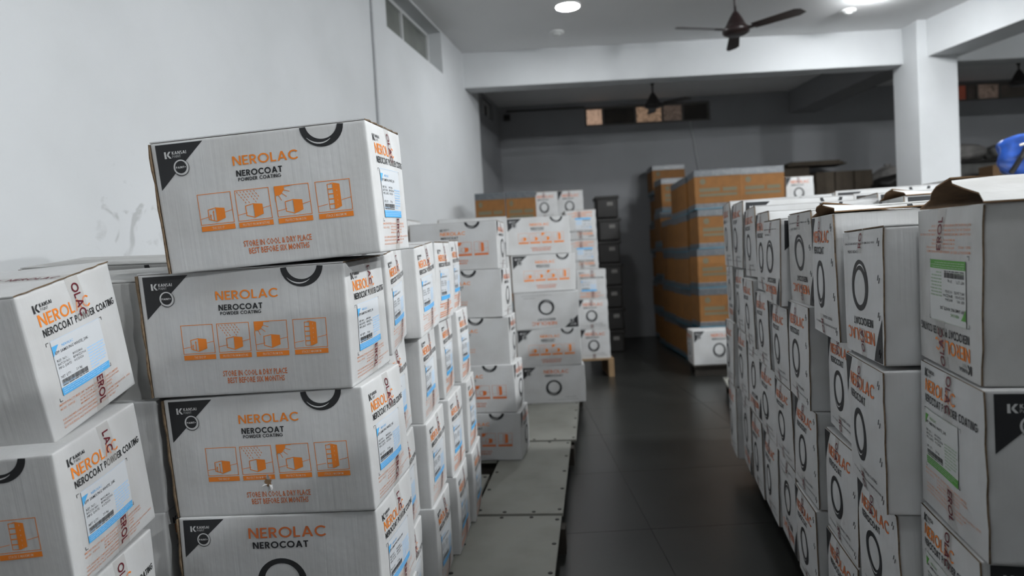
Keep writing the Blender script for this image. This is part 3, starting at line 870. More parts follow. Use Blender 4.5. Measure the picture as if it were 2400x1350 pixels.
# conduit and small fittings on the walls
c = MB(); c.tube([(.012, 5.722, 2.10), (.012, 5.722, CEIL)], .011, 8)
o = c.build('conduit_pipe', 'conduit_grey'); o.matrix_world = WL
tag(o, 'thin grey conduit running down the left wall', 'pipe')
c = MB(); c.tube([(.0, 0, 0), (1.27, 0, .0)], .016, 8); o = c.build('wall_pipe', 'fan_dark'); o.location = (.06, Y_BACK - .02, 3.765)
tag(o, 'dark pipe along the top of the back wall beside window', 'pipe')
r = thing('wall_fitting', 'small dark fitting high in the back left corner', 'fitting', (.07, Y_BACK - .001, 3.66))
MB().box((-.05, -.06, -.04), (.05, 0, .05), bevel=.008).build('body', 'fan_dark', r)
MB().lathe([(.028, 0), (.024, .03)], 14, Matrix.Translation((.0, -.06, 0)) @ Matrix.Rotation(R_(90), 4, 'X')).build('knob', 'black_plastic', r)
c = MB(); c.tube([(3.03, 11.14, 3.45), (3.04, 11.13, 3.3), (3.08, 11.13, 3.1), (3.09, 11.13, 2.95), (3.13, 11.13, 2.7), (3.14, 11.13, 2.3)], .012, 6)
tag(c.build('hanging_cable', 'conduit_grey'), 'thin cable hanging down the back wall below the window', 'cable')

# ------------------------------------------------------------------ ceiling lamps, detectors, fans
nm = ['round ceiling downlight left of the ceiling fan', 'bright round ceiling downlight right of the ceiling fan', 'ceiling downlight above the right rows of cartons',
      'ceiling downlight above the aisle just past the camera', 'ceiling downlight above right rows beside the camera', 'unseen fill lamp added above right rows behind the camera',
      'unseen fill lamp added beyond the oblique beam beside the camera', 'unseen fill lamp added beyond the oblique beam behind the camera']
for k, (x, y, wt) in enumerate(LAMPS):
    r = thing('ceiling_light', nm[k], 'light', (x, y, CEIL), (0, 0, 0), 'round ceiling downlights')
    MB().lathe([(.132, 0), (.132, -.014), (.118, -.017), (.118, -.004)], 32, None, cap=False).build('rim', 'plastic_white', r, True)
    if k == 0:      # this one sits flush in its rim
        m = nmat('diffuser_%d' % k, (.9, .9, .9), .5, emit=(LAMP_COL, wt / (math.pi * .042)))
        MB().lathe([(.114, -.004), (.114, -.012)], 32).build('diffuser', m, r, True)
    else:
        m = nmat('diffuser_%d' % k, (.9, .9, .9), .5, emit=(LAMP_COL, wt / (math.pi * .065)))
        MB().lathe([(.116, -.002), (.116, -.030), (.108, -.046), (.085, -.056), (.04, -.060)], 32).build('diffuser', m, r, True)
for (x, y), l in zip(((.65, 7.69), (3.81, 7.52)), ('small round detector on the ceiling at left near the beam', 'small round detector on the ceiling beside the bright downlight')):
    r = thing('ceiling_detector', l, 'detector', (x, y, CEIL), (0, 0, 0), 'ceiling detectors')
    MB().lathe([(.085, 0), (.085, -.012), (.07, -.022)], 24).build('base', 'plastic_white', r, True)
    MB().lathe([(.045, -.022), (.035, -.036)], 20).build('sensor_dome', 'plastic_white', r, True)

def fan(label, x, y, zb, ang, mat, zrod=CEIL, R=.63, glint=False):
    """zb = height of the motor's underside"""
    r = thing('ceiling_fan', label, 'fan', (x, y, zb), (0, 0, R_(ang)), 'ceiling fans')
    MB().lathe([(.02, 0), (.095, .006), (.125, .022), (.128, .06), (.105, .075), (.085, .11), (.06, .16), (.035, .20), (.018, .225)], 28).build('motor', mat, r, True)
    MB().lathe([(.012, .2), (.012, zrod - zb - .02)], 12).build('downrod', mat, r, True)
    MB().lathe([(.02, zrod - zb - .12), (.06, zrod - zb - .03), (.065, zrod - zb - .0)], 20).build('canopy', mat, r, True)
    for k in range(3):
        M = Matrix.Rotation(R_(120 * k), 4, 'Z') @ Matrix.Rotation(R_(-11), 4, 'X')
        bl = MB(); n = 10; v = []; f = []
        for i in range(n + 1):
            a = i / n; xx = .17 + (R - .17) * a; hw = .052 + .016 * a - (.03 * max(0, (a - .9) / .1))
            for sy in (-1, 1):
                for sz in (0, 1): v.append(M @ Vector((xx + (.02 if sy > 0 and i == n else 0), sy * hw, .045 + sz * .004)))
        for i in range(n):
            q = i * 4; w = q + 4
            f += [(q, w, w + 2, q + 2), (q + 1, q + 3, w + 3, w + 1), (q, q + 1, w + 1, w), (q + 2, w + 2, w + 3, q + 3)]
        f += [(0, 2, 3, 1), (n * 4, n * 4 + 1, n * 4 + 3, n * 4 + 2)]
        o = bl.add(v, f).build('blade', mat, r)
        MB().box((.08, -.022, .038), (.22, .022, .046), M=M).build('blade_arm', mat, o)
fan('dark brown three-blade ceiling fan nearest in the lit bay', 2.272, 6.6, 3.365, 194, 'fan_brown')
fan('dark ceiling fan in the unlit bay before back windows', 2.15, 9.8, 3.40, 80, 'fan_dark', R=.55)
fan('dark ceiling fan at the right edge beyond the column', 7.37, 9.8, 3.44, 35, 'fan_dark', R=.55)

# ================================================================== PLATFORM BOARDS AND PALLETS
def platform(label, x, y, yaw, w, l, z=.13, nails=True, name='plywood_platform', wood='ply_white', rn=3):
    """x,y = near right corner; extends left by w and away by l"""
    r = thing(name, label, 'pallet', (x, y, 0), (0, 0, R_(yaw)), 'boards under the cartons')
    MB().box((-w, 0, z - .018), (0, l, z), bevel=.002).build('board', wood, r)
    for k in range(rn):
        if wood == 'pallet_wood':       # bearers running away from the aisle, open at the front
            xx = -w + (w - .06) * k / (rn - 1)
            MB().box((xx, 0, 0), (xx + .06, l, z - .018)).build('runner', wood, r)
            continue
        yy = .04 + (l - .16) * k / (rn - 1)
        MB().box((-w + .02, yy, 0), (-.015 + (.035 if k == rn - 1 else 0), yy + .08, z - .018)).build('runner', 'pallet_dark' if wood == 'ply_white' else wood, r)
    if nails:
        n = max(3, int(l / .22)); nm_ = None
        for i in range(n):
            for xx in (-.018, -w + .02):
                if nm_ is None:
                    o = MB().lathe([(.010, 0), (.008, .003)], 8).build('nail_head', 'black_plastic', r); nm_ = o.data
                else: o = link(bpy.data.objects.new('nail_head', nm_), r)
                o.location = (xx, .05 + (l - .1) * i / (n - 1), z)
        for i in range(2):
            for yy in (.02, l - .02):
                o = link(bpy.data.objects.new('nail_head', nm_), r); o.location = (-w * (.33 + .33 * i), yy, z)
    return r
platform('white plywood platform at the bottom edge beside the left row', .035, 1.95, -6.7, .42, 1.17)
platform('white plywood platform in the middle of the left aisle edge', .18, 3.14, -6.7, .42, 1.28)
platform('white plywood platform running under the frontal carton stack', .365, 4.44, -6.7, .42, 1.75)
platform('white platform under the near end of the left row', -.455, 1.50, -6.7, .50, 1.25, nails=False)
platform('white platform under the far end of the left row', -.30, 2.80, -6.7, .60, 1.00, nails=True)
platform('white platform under the leftmost stacks at the wall', -.95, 1.32, -2, .60, 1.30, nails=False)
platform('white platform under the five-high stack with plain brand print', -.147, 4.06, -6.7, .92, .74)
platform('white platform under the stack hidden behind five-high stack', -.02, 5.26, -3, .56, .55, nails=False)
platform('pale platform under near cartons of the right row', 1.62, 1.05, -12, .78, 1.52, nails=False)
platform('pale platform under far cartons of the right row', 2.34, 2.62, -12, 1.20, 1.62, nails=False)
platform('pale platform board poking out beyond the right row', 2.32, 4.35, -12, .80, 1.9, nails=True)
platform('white platform under the stack carrying blue bag', 3.85, 4.05, 0, 1.10, .70, nails=False)
platform('wooden pallet under the far end-on carton stack', 1.08, 7.50, 0, .44, .62, z=.205, nails=False, name='wooden_pallet', wood='pallet_wood', rn=2)
platform('dark pallet under the white carton at the orange stack', 2.44, 7.16, -4, .56, .40, z=.12, nails=False, wood='pallet_dark', rn=2)

# ================================================================== WHITE CARTONS
rg = random.Random(11)
ORDN = ['top', 'second', 'third', 'fourth', 'fifth']
# --- tall near stack, left of centre
G = 'cartons of the tall near stack'
carton('topmost tilted white carton with orange handling icons, tall near stack', G, (-.569, 1.812, 1.500), -4.8, 3.2, -2.4, .32, 'icons', 'label', 'end_ring', centre=True, flaps=True, var=0)
carton('white icon carton second from top in the tall near stack', G, (-.650, 1.855, 1.178), -6.0, 3.6, -.4, .315, 'icons', 'label_b', 'end_ring', centre=True, var=1, flaps=True)
b3 = carton('white icon carton with torn hole, third in tall near stack', G, (-.621, 1.878, .858), -7.0, 2.1, -1.6, .315, 'icons', 'label', 'end_ring', centre=True, var=2)
carton('white carton with big black ring, fourth in tall near stack', G, (-.610, 1.880, .552), -6.0, .8, -1.2, .300, 'ring', 'label_b', 'end_ring', centre=True, var=3)
carton('bottom white carton of the tall near stack', G, (-.610, 1.885, .130), -5.0, 0, 0, .268, 'icons', 'label', 'end_ring', var=4)
# torn hole of the third carton
def tear(root, v, s, t):
    pts = [(-.010, -.001), (-.006, -.008), (-.001, -.010), (.003, -.017), (.004, -.009), (.010, -.005), (.007, .003), (.011, .010), (.004, .008), (-.002, .013), (-.005, .006)]
    P = surf(v, 'front', np.array([(s + a, t + b_) for a, b_ in pts]), .0016)
    mesh_obj('torn_hole', P.tolist(), [tuple(range(len(pts)))[::-1]], 'kraft', root)
    for k, (a, b_, dx, dt) in enumerate(((-.006, .004, -.010, .006), (.006, .006, .006, .012), (.002, -.008, .002, -.014))):
        Q = surf(v, 'front', np.array([(s + a - .004, t + b_), (s + a + .005, t + b_ + .001)]), .002).tolist()
        T = surf(v, 'front', np.array([(s + a + dx, t + b_ + dt)]), .013)[0].tolist()
        T2 = (np.array(T) + (0.004, .001, .003)).tolist()
        mesh_obj('torn_paper', [Q[0], Q[1], T2, T], [(0, 1, 2, 3)], 'ink_white', root)
tear(b3, 2, .258, .232)
# --- leftmost stack, sagging towards the camera
G = 'cartons of the leftmost stack'
carton('leaning white carton at the left edge, top of leftmost stack', G, (-1.238, 1.542, 1.156), .4, 11.9, -2.6, .32, None, 'label', 'end_ring', centre=True, flaps=True, top=True, staples=4, var=3)
carton('white carton with ring arc, second in the leftmost stack', G, (-1.196, 1.522, .832), 1.2, 7.1, -2.0, .308, 'icons', 'label_b', 'end_ring', centre=True, staples=4, var=1)
carton('white carton cut by bottom left corner, third in leftmost stack', G, (-1.200, 1.535, .522), .5, 3.6, -1.0, .305, 'icons', 'label', 'end_ring', centre=True, var=0)
carton('bottom white carton of the leftmost stack', G, (-1.205, 1.545, .130), 0, 0, 0, .235, 'icons', 'label', 'end_ring', var=5)
G = 'cartons of the stacks behind the leftmost stack'
for k, (zc, h, rx) in enumerate(((1.165, .32, 7), (.860, .30, 4), (.560, .29, 1), (.275, .28, 0))):
    carton('white carton squeezed behind leftmost stack, %s from top' % ORDN[k] if k else 'grubby white carton behind leftmost stack, top of its column', G, (-1.20, 1.915, zc), .5 + k * .6, rx, -.5, h,
           'triangle', 'label', 'end_ring', centre=True, grubby=(k == 0), flaps=(k == 0))
for k, (zc, h, rx) in enumerate(((1.222, .32, 6), (.895, .31, 3), (.585, .30, 1), (.285, .29, 0))):
    carton('white carton with dark corner showing over the leftmost stack' if k == 0 else 'white carton hidden near the wall, %s from top' % ORDN[k], G, (-1.235, 2.275, zc), 1, rx, .8, h,
           'icons', 'label', 'end_ring', centre=True, grubby=(k == 0), flaps=(k == 0))
# --- left row, label ends to the aisle
names = ['second', 'third', 'fourth', 'fifth']
cols = [  # L1 x,y,yaw,rx ; L2 ; L3 ; L4 ; top height
    ([(-.633, 2.192, .2, 6), (-.655, 2.235, -5, 4.5), (-.640, 2.240, -4, 2), (-.640, 2.235, -4, 0)], 1.366),
    ([(-.572, 2.515, -5, 5.5), (-.590, 2.570, -4, 3), (-.575, 2.575, -5, 2), (-.570, 2.570, -4, 0)], 1.385),
    ([(-.538, 2.830, -6.4, 1.5), (-.555, 2.915, -4, 1.5), (-.530, 2.91, -5, 1), (-.520, 2.91, -4, 0)], 1.405),
    ([(-.523, 3.225, -2.2, 1.2), (-.505, 3.255, -5, 1), (-.485, 3.25, -4, .5), (-.480, 3.25, -4, 0)], 1.425)]
for c, (ps, zt) in enumerate(cols):
    h = (zt - .13) / 4
    for k, (x, y, yw, rx) in enumerate(ps):
        carton('white carton with blue label, %s in the %s column of left row' % (ORDN[k], names[c]), 'blue-label cartons of the left row', (x, y, zt - h * (k + .5)), yw, rx, rg.uniform(-1, .6), h * 1.0,
               rg.choice(['icons', 'ring', 'plain']), rg.choice(['label', 'label_b']), 'end_ring', centre=True, detail=(c < 2), flaps=(k == 0), top=(k == 0), ws=.93)
# --- frontal stacks left of the aisle
h = .287
for k in range(5):
    carton('white carton, %s in the five-high stack beyond left row' % ORDN[k], 'cartons of the five-high stack', (-.315 + .022 * k, 4.26 - .008 * k, .13 + h * (4 - k)), -7 + rg.uniform(-3, 3), 0, 0, h,
           ['plain_icons', 'plain', 'plain', 'plain_icons', 'plain_icons'][k], 'end_ring', None, detail=False, flaps=(k == 0))
for k in range(5):
    carton('white carton, %s in the stack between wall and five-high stack' % ORDN[k], 'cartons by the wall', (-.88, 4.50, .13 + .297 * (4 - k)), -6 + rg.uniform(-2, 2), 0, 0, .297, 'icons', None, 'end_ring', detail=False, flaps=(k == 0), bare=(k > 0))
h = .309
for k in range(5):
    carton('white carton mostly hidden behind five-high stack, %s in its stack' % ORDN[k], 'cartons of the half-hidden stack', (-.285, 5.53, .13 + h * (4 - k)), rg.uniform(-2, 2), 0, 0, h,
           ['triangle', 'icons', 'triangle', 'icons', 'icons'][k], None, 'end_ring', fflip=(k in (0, 2)), detail=False, flaps=(k == 0))
for k, (yw, x, f, fl_) in enumerate(((5, .225, 'icons', 0), (3, .262, 'icons', 0), (0, .277, 'ring', 1), (-3, .290, 'icons', 0), (-2, .305, 'ring', 0))):
    t = ['icon', 'icon', 'upside-down ring', 'icon', 'ring'][k]
    carton('white %s carton, %s in the frontal stack beside the aisle' % (t, ORDN[k]), 'cartons of the frontal stack by the aisle', (x, 5.80, .13 + h * (4 - k)), yw, 0, 0, h, f, 'end_ring', 'end_ring', fflip=bool(fl_), detail=False, flaps=(k == 0), top=(k == 0))
h = .330
for k in range(5):
    d = ['label', 'label_b', 'label', 'end_ring', 'end_ring'][k]
    carton('white carton end-on, %s in the stack on wooden pallet' % ORDN[k], 'end-on cartons on the wooden pallet', (.855 - (.06 if k < 2 else 0) + .008 * k, 7.80, .205 + h * (4 - k)), 90 + rg.uniform(-2, 2), 0, 0, h, None, None, d, lflip=(k < 2), detail=False, flaps=(k == 0))
for i, (x, y, lb) in enumerate(((.49, 9.20, 'ring print'), (.82, 9.20, 'dark corner print'))):
    for k in range(6):
        carton('far white carton with %s above the frontal stack' % lb if k == 0 else 'white carton buried in the far left pile', 'far cartons at the back left', (x, y, .02 + .366 * (5 - k)), 90, 0, 0, .366, None, None, 'end_ring', detail=False, bare=(k > 0), flaps=(k == 0))

# --- right row: ring ends to the aisle
def from_face(x, y, yaw):
    a = R_(yaw); return x + .265 * math.cos(a), y + .265 * math.sin(a)
cl = ['first', 'second', 'third', 'fourth', 'fifth', 'sixth', 'seventh', 'eighth']
right = [
    ([(.858, 1.664, -12), (.853, 1.658, -13), (.875, 1.668, -12), (.880, 1.668, -12)], [.13, .40, .695, 1.025, 1.338], [1, 0, 0, 0], [None, None, None, None]),
    ([(.914, 1.990, -14), (.957, 2.000, -12), (.940, 1.990, -11), (.935, 1.990, -11)], [.13, .42, .735, 1.040, 1.395], [0, 0, 0, 0], ['plain', None, None, None]),
    ([(.985, 2.310, -10), (.971, 2.335, -11), (.977, 2.325, -11), (.975, 2.325, -11)], [.13, .45, .77, 1.11, 1.425], [1, 0, 0, 0], ['plain', None, None, None]),
    ([(1.011, 2.640, -11), (1.045, 2.665, -11), (1.040, 2.660, -11), (1.046, 2.660, -11)], [.13, .47, .78, 1.09, 1.412], [1, 0, 0, 1], ['icons', None, None, None]),
    ([(1.103, 2.975, -11), (1.095, 2.985, -11), (1.105, 2.985, -10), (1.105, 2.985, -11)], [.13, .48, .80, 1.12, 1.464], [0, 0, 0, 0], ['plain', None, None, None]),
    ([(1.165, 3.305, -11), (1.150, 3.315, -11), (1.160, 3.315, -10), (1.165, 3.315, -11)], [.13, .50, .845, 1.17, 1.505], [0, 0, 1, 0], ['plain', None, None, None]),
    ([(1.215, 3.635, -10), (1.220, 3.645, -11), (1.215, 3.645, -11), (1.225, 3.645, -11)], [.13, .53, .88, 1.21, 1.555], [0, 0, 0, 1], ['icons', None, None, None]),
    ([(1.270, 3.965, -11), (1.275, 3.975, -11), (1.255, 3.975, -11), (1.260, 3.975, -11)], [.13, .54, .90, 1.22, 1.585], [0, 1, 0, 0], ['plain', None, None, None])]
for c, (ps, zs, fl_, fr) in enumerate(right):
    for k, (x, y, yw) in enumerate(ps):
        cx_, cy_ = from_face(x, y, yw)
        z0, z1 = zs[3 - k], zs[4 - k]
        lb = '%s ring-end carton, %s in the %s column of right row' % ('upside-down white' if fl_[k] else 'white', ORDN[k], cl[c])
        carton(lb, 'ring-end cartons of the right row', (cx_, cy_, z0), yw, rg.uniform(-.4, .8), rg.uniform(-.6, 1.2), (z1 - z0) * .992, fr[k], None, 'end_ring', lflip=bool(fl_[k]),
               detail=(c < 3), flaps=(k == 0), tent=(.028 if (c == 1 and k == 0) else 0), staples=(4 if c < 3 else 0), grubby=(k == 0 and c in (2,)), ws=(.93 if c == 0 else .95))
# --- nearest right stack: green labels to the aisle
G = 'green-label cartons of the nearest right stack'
for k, (z0, h, yw, x, y) in enumerate(((1.041, .322, -14, 1.118, 1.283), (.724, .316, -13.6, 1.106, 1.275), (.425, .298, -13.6, 1.105, 1.285), (.13, .294, -13, 1.105, 1.285))):
    carton(['upside-down white carton with gaping flaps, top of nearest right stack', 'white carton with green label and dark corner, second in nearest right stack',
            'white carton at bottom right, third in nearest right stack', 'bottom white carton of the nearest right stack'][k], G, (x, y, z0), yw, 1.5 if k < 2 else 0, .3, h,
           None if k == 0 else 'icons', None, 'label_green', lflip=(k == 0), flaps=(k == 0), tent=(.050 if k == 0 else 0), grubby=(k == 0), var=[4, 2, 5, 1][k], ws=.95)
# --- unseen cartons added past the camera on both sides, to shade the stacks
for c in range(7):
    yy = .74 - .345 * c
    for k in range(5):
        carton('unseen shade carton added to the right row past the camera', 'right row past the camera', (.70 + .19 * yy + .265 + .01 * (k % 2), yy - .05, .13 + .315 * (4 - k)), -12, 0, 0, .313, bare=True)
for c in range(6):
    yy = .93 - .345 * c
    for k in range(4):
        carton('unseen shade carton added to the left row past the camera', 'left row past the camera', (-1.28 - .01 * (k % 2), yy, .13 + .315 * (3 - k)), 0, 0, 0, .313, bare=True)
for c in range(8):
    yy = 1.55 - .345 * c
    for k in range(4 if c < 2 else 5):
        carton('unseen shade carton added to the rear right row past the camera', 'right row past the camera', (1.30 + .19 * yy + .265 + .01 * (k % 2), yy - .05, .13 + .345 * k), -12, 0, 0, .343, bare=True)
platform('white platform under the added cartons past the camera at right', 1.55, -1.62, -11, .80, 2.55, nails=False)
platform('white platform under the added cartons past the camera at left', -.98, -1.02, 0, .64, 2.28, nails=False)
# --- rear rows on the right
cc = 0
for c in range(6):
    Y = 2.62 + .335 * c; X = 1.045 + .19 * (Y - 2.64) + .265 + .545
    zt = [1.44, 1.49, 1.53, 1.56, 1.60, 1.61][c]
    hh = (zt - .13) / 4
    for k in range(4):
        carton('white carton with its top edge showing, %s of six behind right row' % cl[c] if k == 0 else 'white carton buried in the rear right pile',
               'rear cartons of the right side', (X, Y - .06 + rg.uniform(-.01, .01), .13 + hh * (3 - k)), -11 + rg.uniform(-1, 1), 0, 0, hh, 'icons' if k == 0 else None, None, 'end_ring',
               detail=False, flaps=(k == 0), tent=(.035 if (k == 0 and c == 1) else 0), bare=(k > 0))
for i, (x, y) in enumerate(((3.02, 4.40), (3.575, 4.42))):
    for k in range(5):
        carton(['white carton below the column, beside the blue bag', 'white carton under the blue bag at right edge'][i] if k == 0 else 'white carton buried under the blue bag pile',
               'cartons under the blue bag', (x, y, .13 + .309 * (4 - k)), 2 - 3 * i, 0, 0, .309, None, None, None, detail=False, flaps=(k == 0), bare=(k > 0))
# --- white carton at the foot of the orange stacks
carton('single white carton at the foot of the orange stack', 'cartons of the orange stack', (2.165, 7.36, .12), -4, 0, 0, .365, 'ring', None, 'end_ring', detail=False)
carton('white end-on carton beside the orange stack, far right', 'far cartons behind the right row', (3.455, 8.36, 1.80), 90, 0, 0, .345, None, None, 'end_ring', detail=False, flaps=True)
for k in range(5): carton('white carton buried behind the right row', 'far cartons behind the right row', (3.455, 8.36, .0 + .36 * k), 90, 0, 0, .358, bare=True)

# ================================================================== ORANGE CARTONS WITH GREY TAPE
OL, OW, OH = .50, .44, .42
_om = {}
def orange(label, group, x, y, z, yaw=0, s=1.0, hs=1.0, detail=True):
    r = thing('orange_carton', label, 'box', (x, y, z), (0, 0, R_(yaw)), group); r.scale = (s, s, hs)
    def part(name, fn, mat, parent=r):
        if name not in _om:
            o = fn().build(name.split('|')[0], mat, parent); _om[name] = o.data
            return o
        return link(bpy.data.objects.new(name.split('|')[0], _om[name]), parent)
    part('body', lambda: MB().box((-OL / 2, -OW / 2, 0), (OL / 2, OW / 2, OH), bevel=.006), 'carton_orange')
    e = .0015
    part('tape_band|t', lambda: MB().box((-OL / 2 - e, -OW / 2 - e, OH - .075), (OL / 2 + e, OW / 2 + e, OH + e), bevel=.006), 'grey_tape')
    part('tape_band|b', lambda: MB().box((-OL / 2 - e, -OW / 2 - e, -.0), (OL / 2 + e, OW / 2 + e, .065), bevel=.006), 'grey_tape')
    part('blue_strip|s', lambda: MB().box((-OL / 2 - 2 * e, -OW / 2 - 2 * e, .004), (OL / 2 + 2 * e, OW / 2 + 2 * e, .014)), 'blue_tape')
    y_ = -OW / 2 - .0012
    def flat(polys):
        b_ = MB()
        for p in polys: b_.add([(q[0] - OL / 2, y_, OH - q[1]) for q in p], [tuple(range(len(p)))])
        return b_
    part('round_emblem|e', lambda: flat(disc(.09, .125, .032)), 'ink_grey_green')
    part('printed_bar|1', lambda: flat(rect(.05, .195, .27, .235)), 'ink_grey_green')
    part('printed_bar|2', lambda: flat(rect(.30, .195, .45, .235)), 'ink_grey_green')
    part('printed_bar|3', lambda: flat(rect(.05, .255, .45, .285)), 'ink_grey_green')
    return r
G = 'orange cartons along the right of the aisle'
for k in range(4):
    orange('orange-brown taped carton, %s in the front orange stack' % ORDN[k], G, 2.312 + rg.uniform(-.012, .012), 7.655, .488 + .43 * (3 - k), -4 + rg.uniform(-1.5, 1.5), hs=1.02)
for c, (y, n, z0) in enumerate(((8.12, 5, .02), (8.57, 5, .02), (9.02, 4, .02), (9.47, 4, .02), (9.95, 5, .02), (10.75, 6, .02))):
    for k in range(n):
        hz = [.435, .435, .44, .44, .475, .445][c]
        nmz = ['second', 'third', 'fourth', 'fifth', 'sixth', 'last'][c]
        orange('orange-brown carton, %s in the %s stack of orange row' % ((ORDN + ['sixth'])[k], nmz), G, 2.325 + .025 * c + rg.uniform(-.02, .02) + (.07 if c == 5 else 0), y, z0 + hz * (n - 1 - k), rg.uniform(-2, 2), hs=hz / OH)
for k in range(5):
    orange('orange-brown carton right of front orange stack, at its top' if k == 0 else 'orange-brown carton buried right of front orange stack', 'orange cartons behind the right row', 2.93, 8.05, .0 + .451 * (4 - k), -2, hs=1.07)
for i, x in enumerate((-.205, .125)):
    for k in range(5):
        orange(['orange-brown carton at back left nearest the wall', 'orange-brown carton at back left beside the white ones'][i] if k == 0 else 'orange-brown carton buried in the far left pile',
               'orange cartons at the back left', x + .02, 7.47, .02 + .41 * (4 - k), 90 if False else 0, s=.64, hs=.975)

# ================================================================== THINGS ALONG THE BACK
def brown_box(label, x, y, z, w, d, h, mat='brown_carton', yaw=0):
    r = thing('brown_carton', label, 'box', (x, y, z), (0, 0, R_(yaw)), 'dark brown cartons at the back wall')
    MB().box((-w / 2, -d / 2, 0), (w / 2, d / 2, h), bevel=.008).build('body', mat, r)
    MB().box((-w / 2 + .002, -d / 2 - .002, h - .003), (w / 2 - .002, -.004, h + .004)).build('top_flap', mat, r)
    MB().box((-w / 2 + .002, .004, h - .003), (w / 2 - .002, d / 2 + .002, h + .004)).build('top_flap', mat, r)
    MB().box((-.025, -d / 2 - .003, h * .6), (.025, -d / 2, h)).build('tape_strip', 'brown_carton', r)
    return r
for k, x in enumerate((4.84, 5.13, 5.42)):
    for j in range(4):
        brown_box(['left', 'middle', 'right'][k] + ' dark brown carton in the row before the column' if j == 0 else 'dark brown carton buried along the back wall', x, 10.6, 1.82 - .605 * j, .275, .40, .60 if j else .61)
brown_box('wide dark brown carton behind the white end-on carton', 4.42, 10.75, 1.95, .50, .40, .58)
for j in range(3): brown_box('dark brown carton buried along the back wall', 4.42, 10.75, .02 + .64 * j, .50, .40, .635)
r = thing('flattened_cartons', 'flat brown board bundle lying on top of brown cartons', 'cardboard', (4.78, 10.72, 2.56), (0, 0, 0))
for k in range(3): MB().box((-.46 + .03 * k, -.2, .022 * k), (.45 - .05 * k, .2, .020 + .022 * k)).build('board', 'brown_carton', r)

def lumpy(name, label, cat, loc, dims, mat, seed=1, group=None, folds=6, ret=False):
    """soft sack-like body"""
    rr = random.Random(seed); ph = [rr.uniform(0, 6.28) for _ in range(8)]
    root = thing(name, label, cat, loc, (0, 0, 0), group)
    n, m = 36, 18; v = []; f = []
    for j in range(m + 1):
        t = math.pi * j / m
        for i in range(n):
            a = 2 * math.pi * i / n
            k = 1 + .09 * math.sin(folds * a + ph[0] + 2 * math.cos(t)) + .06 * math.sin(3 * a + ph[1]) + .05 * math.sin(5 * t + 2 * a + ph[2]) + .03 * math.sin(11 * a + 4 * t + ph[3])
            z = .5 + .5 * math.cos(t) * (1 + .1 * math.sin(2 * a + ph[4])); z = max(0, z)
            rad = math.sin(t) ** .62 * k
            v.append((dims[0] / 2 * rad * math.cos(a), dims[1] / 2 * rad * math.sin(a), dims[2] * z))
    for j in range(m):
        for i in range(n):
            q = (i + 1) % n
            f.append((j * n + i, (j + 1) * n + i, (j + 1) * n + q, j * n + q))
    mesh_obj('sack_body', v, f, mat, root, None, True)
    return root
r = lumpy('grey_sack', 'grey plastic sack beyond brown cartons, left of column', 'bag', (5.90, 10.6, 2.05), (.48, .4, .42), 'grey_cloth', 3, 'sacks at the back')
MB().lathe([(.05, .38), (.03, .43), (.055, .47)], 10).build('tied_neck', 'grey_cloth', r, True)
r = lumpy('black_sack', 'black plastic sack lying just left of the column', 'bag', (5.48, 9.7, 2.02), (.55, .4, .24), 'black_plastic', 5, 'sacks at the back')
MB().lathe([(.04, .2), (.025, .25), (.045, .28)], 10, Matrix.Translation((.1, 0, 0))).build('tied_neck', 'black_plastic', r, True)
for j in range(2):
    brown_box('dark brown carton under the black sack' if j == 0 else 'dark brown carton under the grey sack', (5.50, 5.92)[j], (9.72, 10.62)[j], 0, .56, .44, (2.02, 2.05)[j])
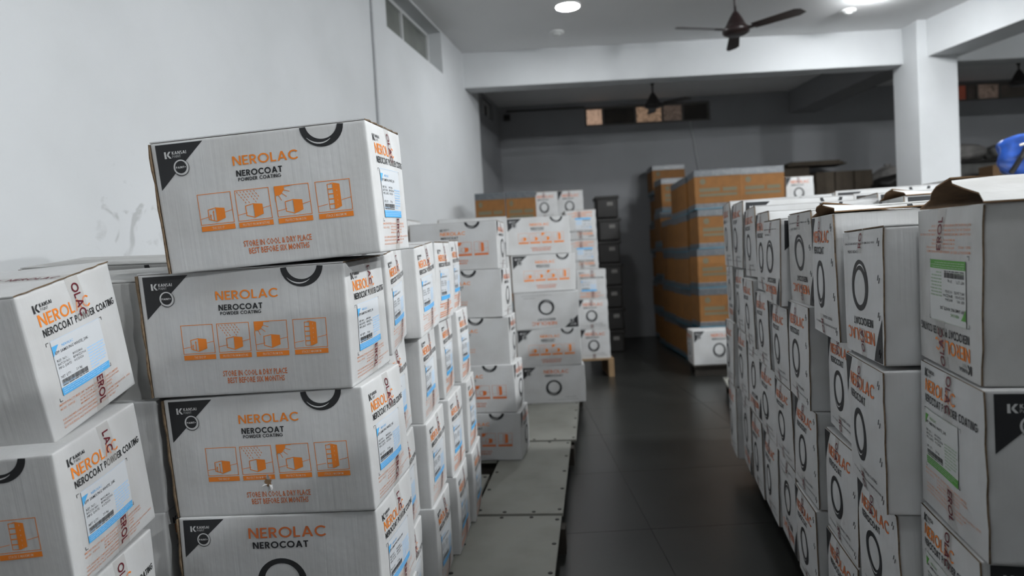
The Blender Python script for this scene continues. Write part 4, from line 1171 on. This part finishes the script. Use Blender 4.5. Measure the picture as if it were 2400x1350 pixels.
# dark cabinet with covered bundles, right of the column
r = thing('storage_cabinet', 'dark grey cabinet standing right of the column at back', 'cabinet', (7.16, 10.45, 0))
MB().box((-.46, -.25, 0), (.46, .25, 2.42), bevel=.01).build('carcass', 'grey_sheet', r)
for k in (0, 1):
    d_ = MB().box((-.45 + .455 * k, -.266, .05), (-.005 + .455 * k, -.25, 2.38), bevel=.004).build('door', 'grey_sheet', r)
    MB().box((-.05 + .06 * k, -.29, 1.1), (-.03 + .06 * k, -.266, 1.3), bevel=.003).build('handle', 'steel', d_)
MB().box((-.50, -.30, 2.42), (.50, .27, 2.47), bevel=.006).build('top_board', 'black_plastic', r)
lumpy('covered_bundle', 'grey plastic-wrapped bundle on the dark cabinet next to column', 'bag', (6.95, 10.4, 2.47), (.66, .4, .26), 'grey_cloth', 8, 'bundles on the cabinet')
lumpy('covered_bundle', 'darker grey bundle on the dark cabinet behind blue bag', 'bag', (7.48, 10.4, 2.47), (.45, .4, .22), 'grey_sheet', 9, 'bundles on the cabinet')
r = thing('storage_cabinet', 'second dark cabinet behind the blue bag', 'cabinet', (8.07, 10.45, 0))
MB().box((-.38, -.25, 0), (.38, .25, 2.42), bevel=.01).build('carcass', 'grey_sheet', r)
MB().box((-.37, -.266, .05), (.37, -.25, 2.38), bevel=.004).build('door', 'grey_sheet', r)
brown_box('small brown carton peeking out left of the blue bag', 6.95, 9.75, 1.95, .26, .3, .36, 'kraft')
brown_box('tall brown carton below the small one beside cabinet', 6.95, 9.75, 0, .30, .34, 1.95)
# dark crates stacked behind the end-on cartons
r0 = None
for k in range(7):
    r = thing('black_crate', 'black plastic crate, %s in the stack beyond end-on cartons' % ('top' if k == 6 else ['bottom', 'sixth', 'fifth', 'fourth', 'third', 'second'][k]), 'crate', (1.375, 9.6, .0 + .31 * k), (0, 0, R_(4 if k % 2 else -2)), 'stack of black crates')
    MB().box((-.15, -.17, 0), (.15, .17, .29), bevel=.02).build('body', 'black_plastic', r)
    MB().box((-.165, -.185, .26), (.165, .185, .305), bevel=.01).build('rim', 'black_plastic', r)
    MB().box((.0, -.172, .17), (.08, -.1695, .22)).build('paper_tag', 'grey_cloth', r)

# blue bag on the rear right cartons
r = lumpy('blue_bag', 'glossy blue plastic bag on cartons at right edge', 'bag', (3.50, 4.50, 1.681), (.50, .34, .28), 'blue_plastic', 21)
c = MB(); c.tube([(-.17, -.165, .10), (-.12, -.185, .06), (-.09, -.19, .02)], .006, 6); c.build('strap', 'strap_cream', r)
c = MB(); c.tube([(-.20, -.10, .20), (-.15, -.13, .215), (-.11, -.135, .21)], .007, 6); c.build('cord_end', 'strap_cream', r)
c = MB(); c.tube([(-.23, -.06, .03), (-.20, -.11, .12), (-.17, -.12, .19), (-.08, -.12, .245), (.04, -.1, .26)], .016, 8); c.build('piping', 'black_plastic', r)
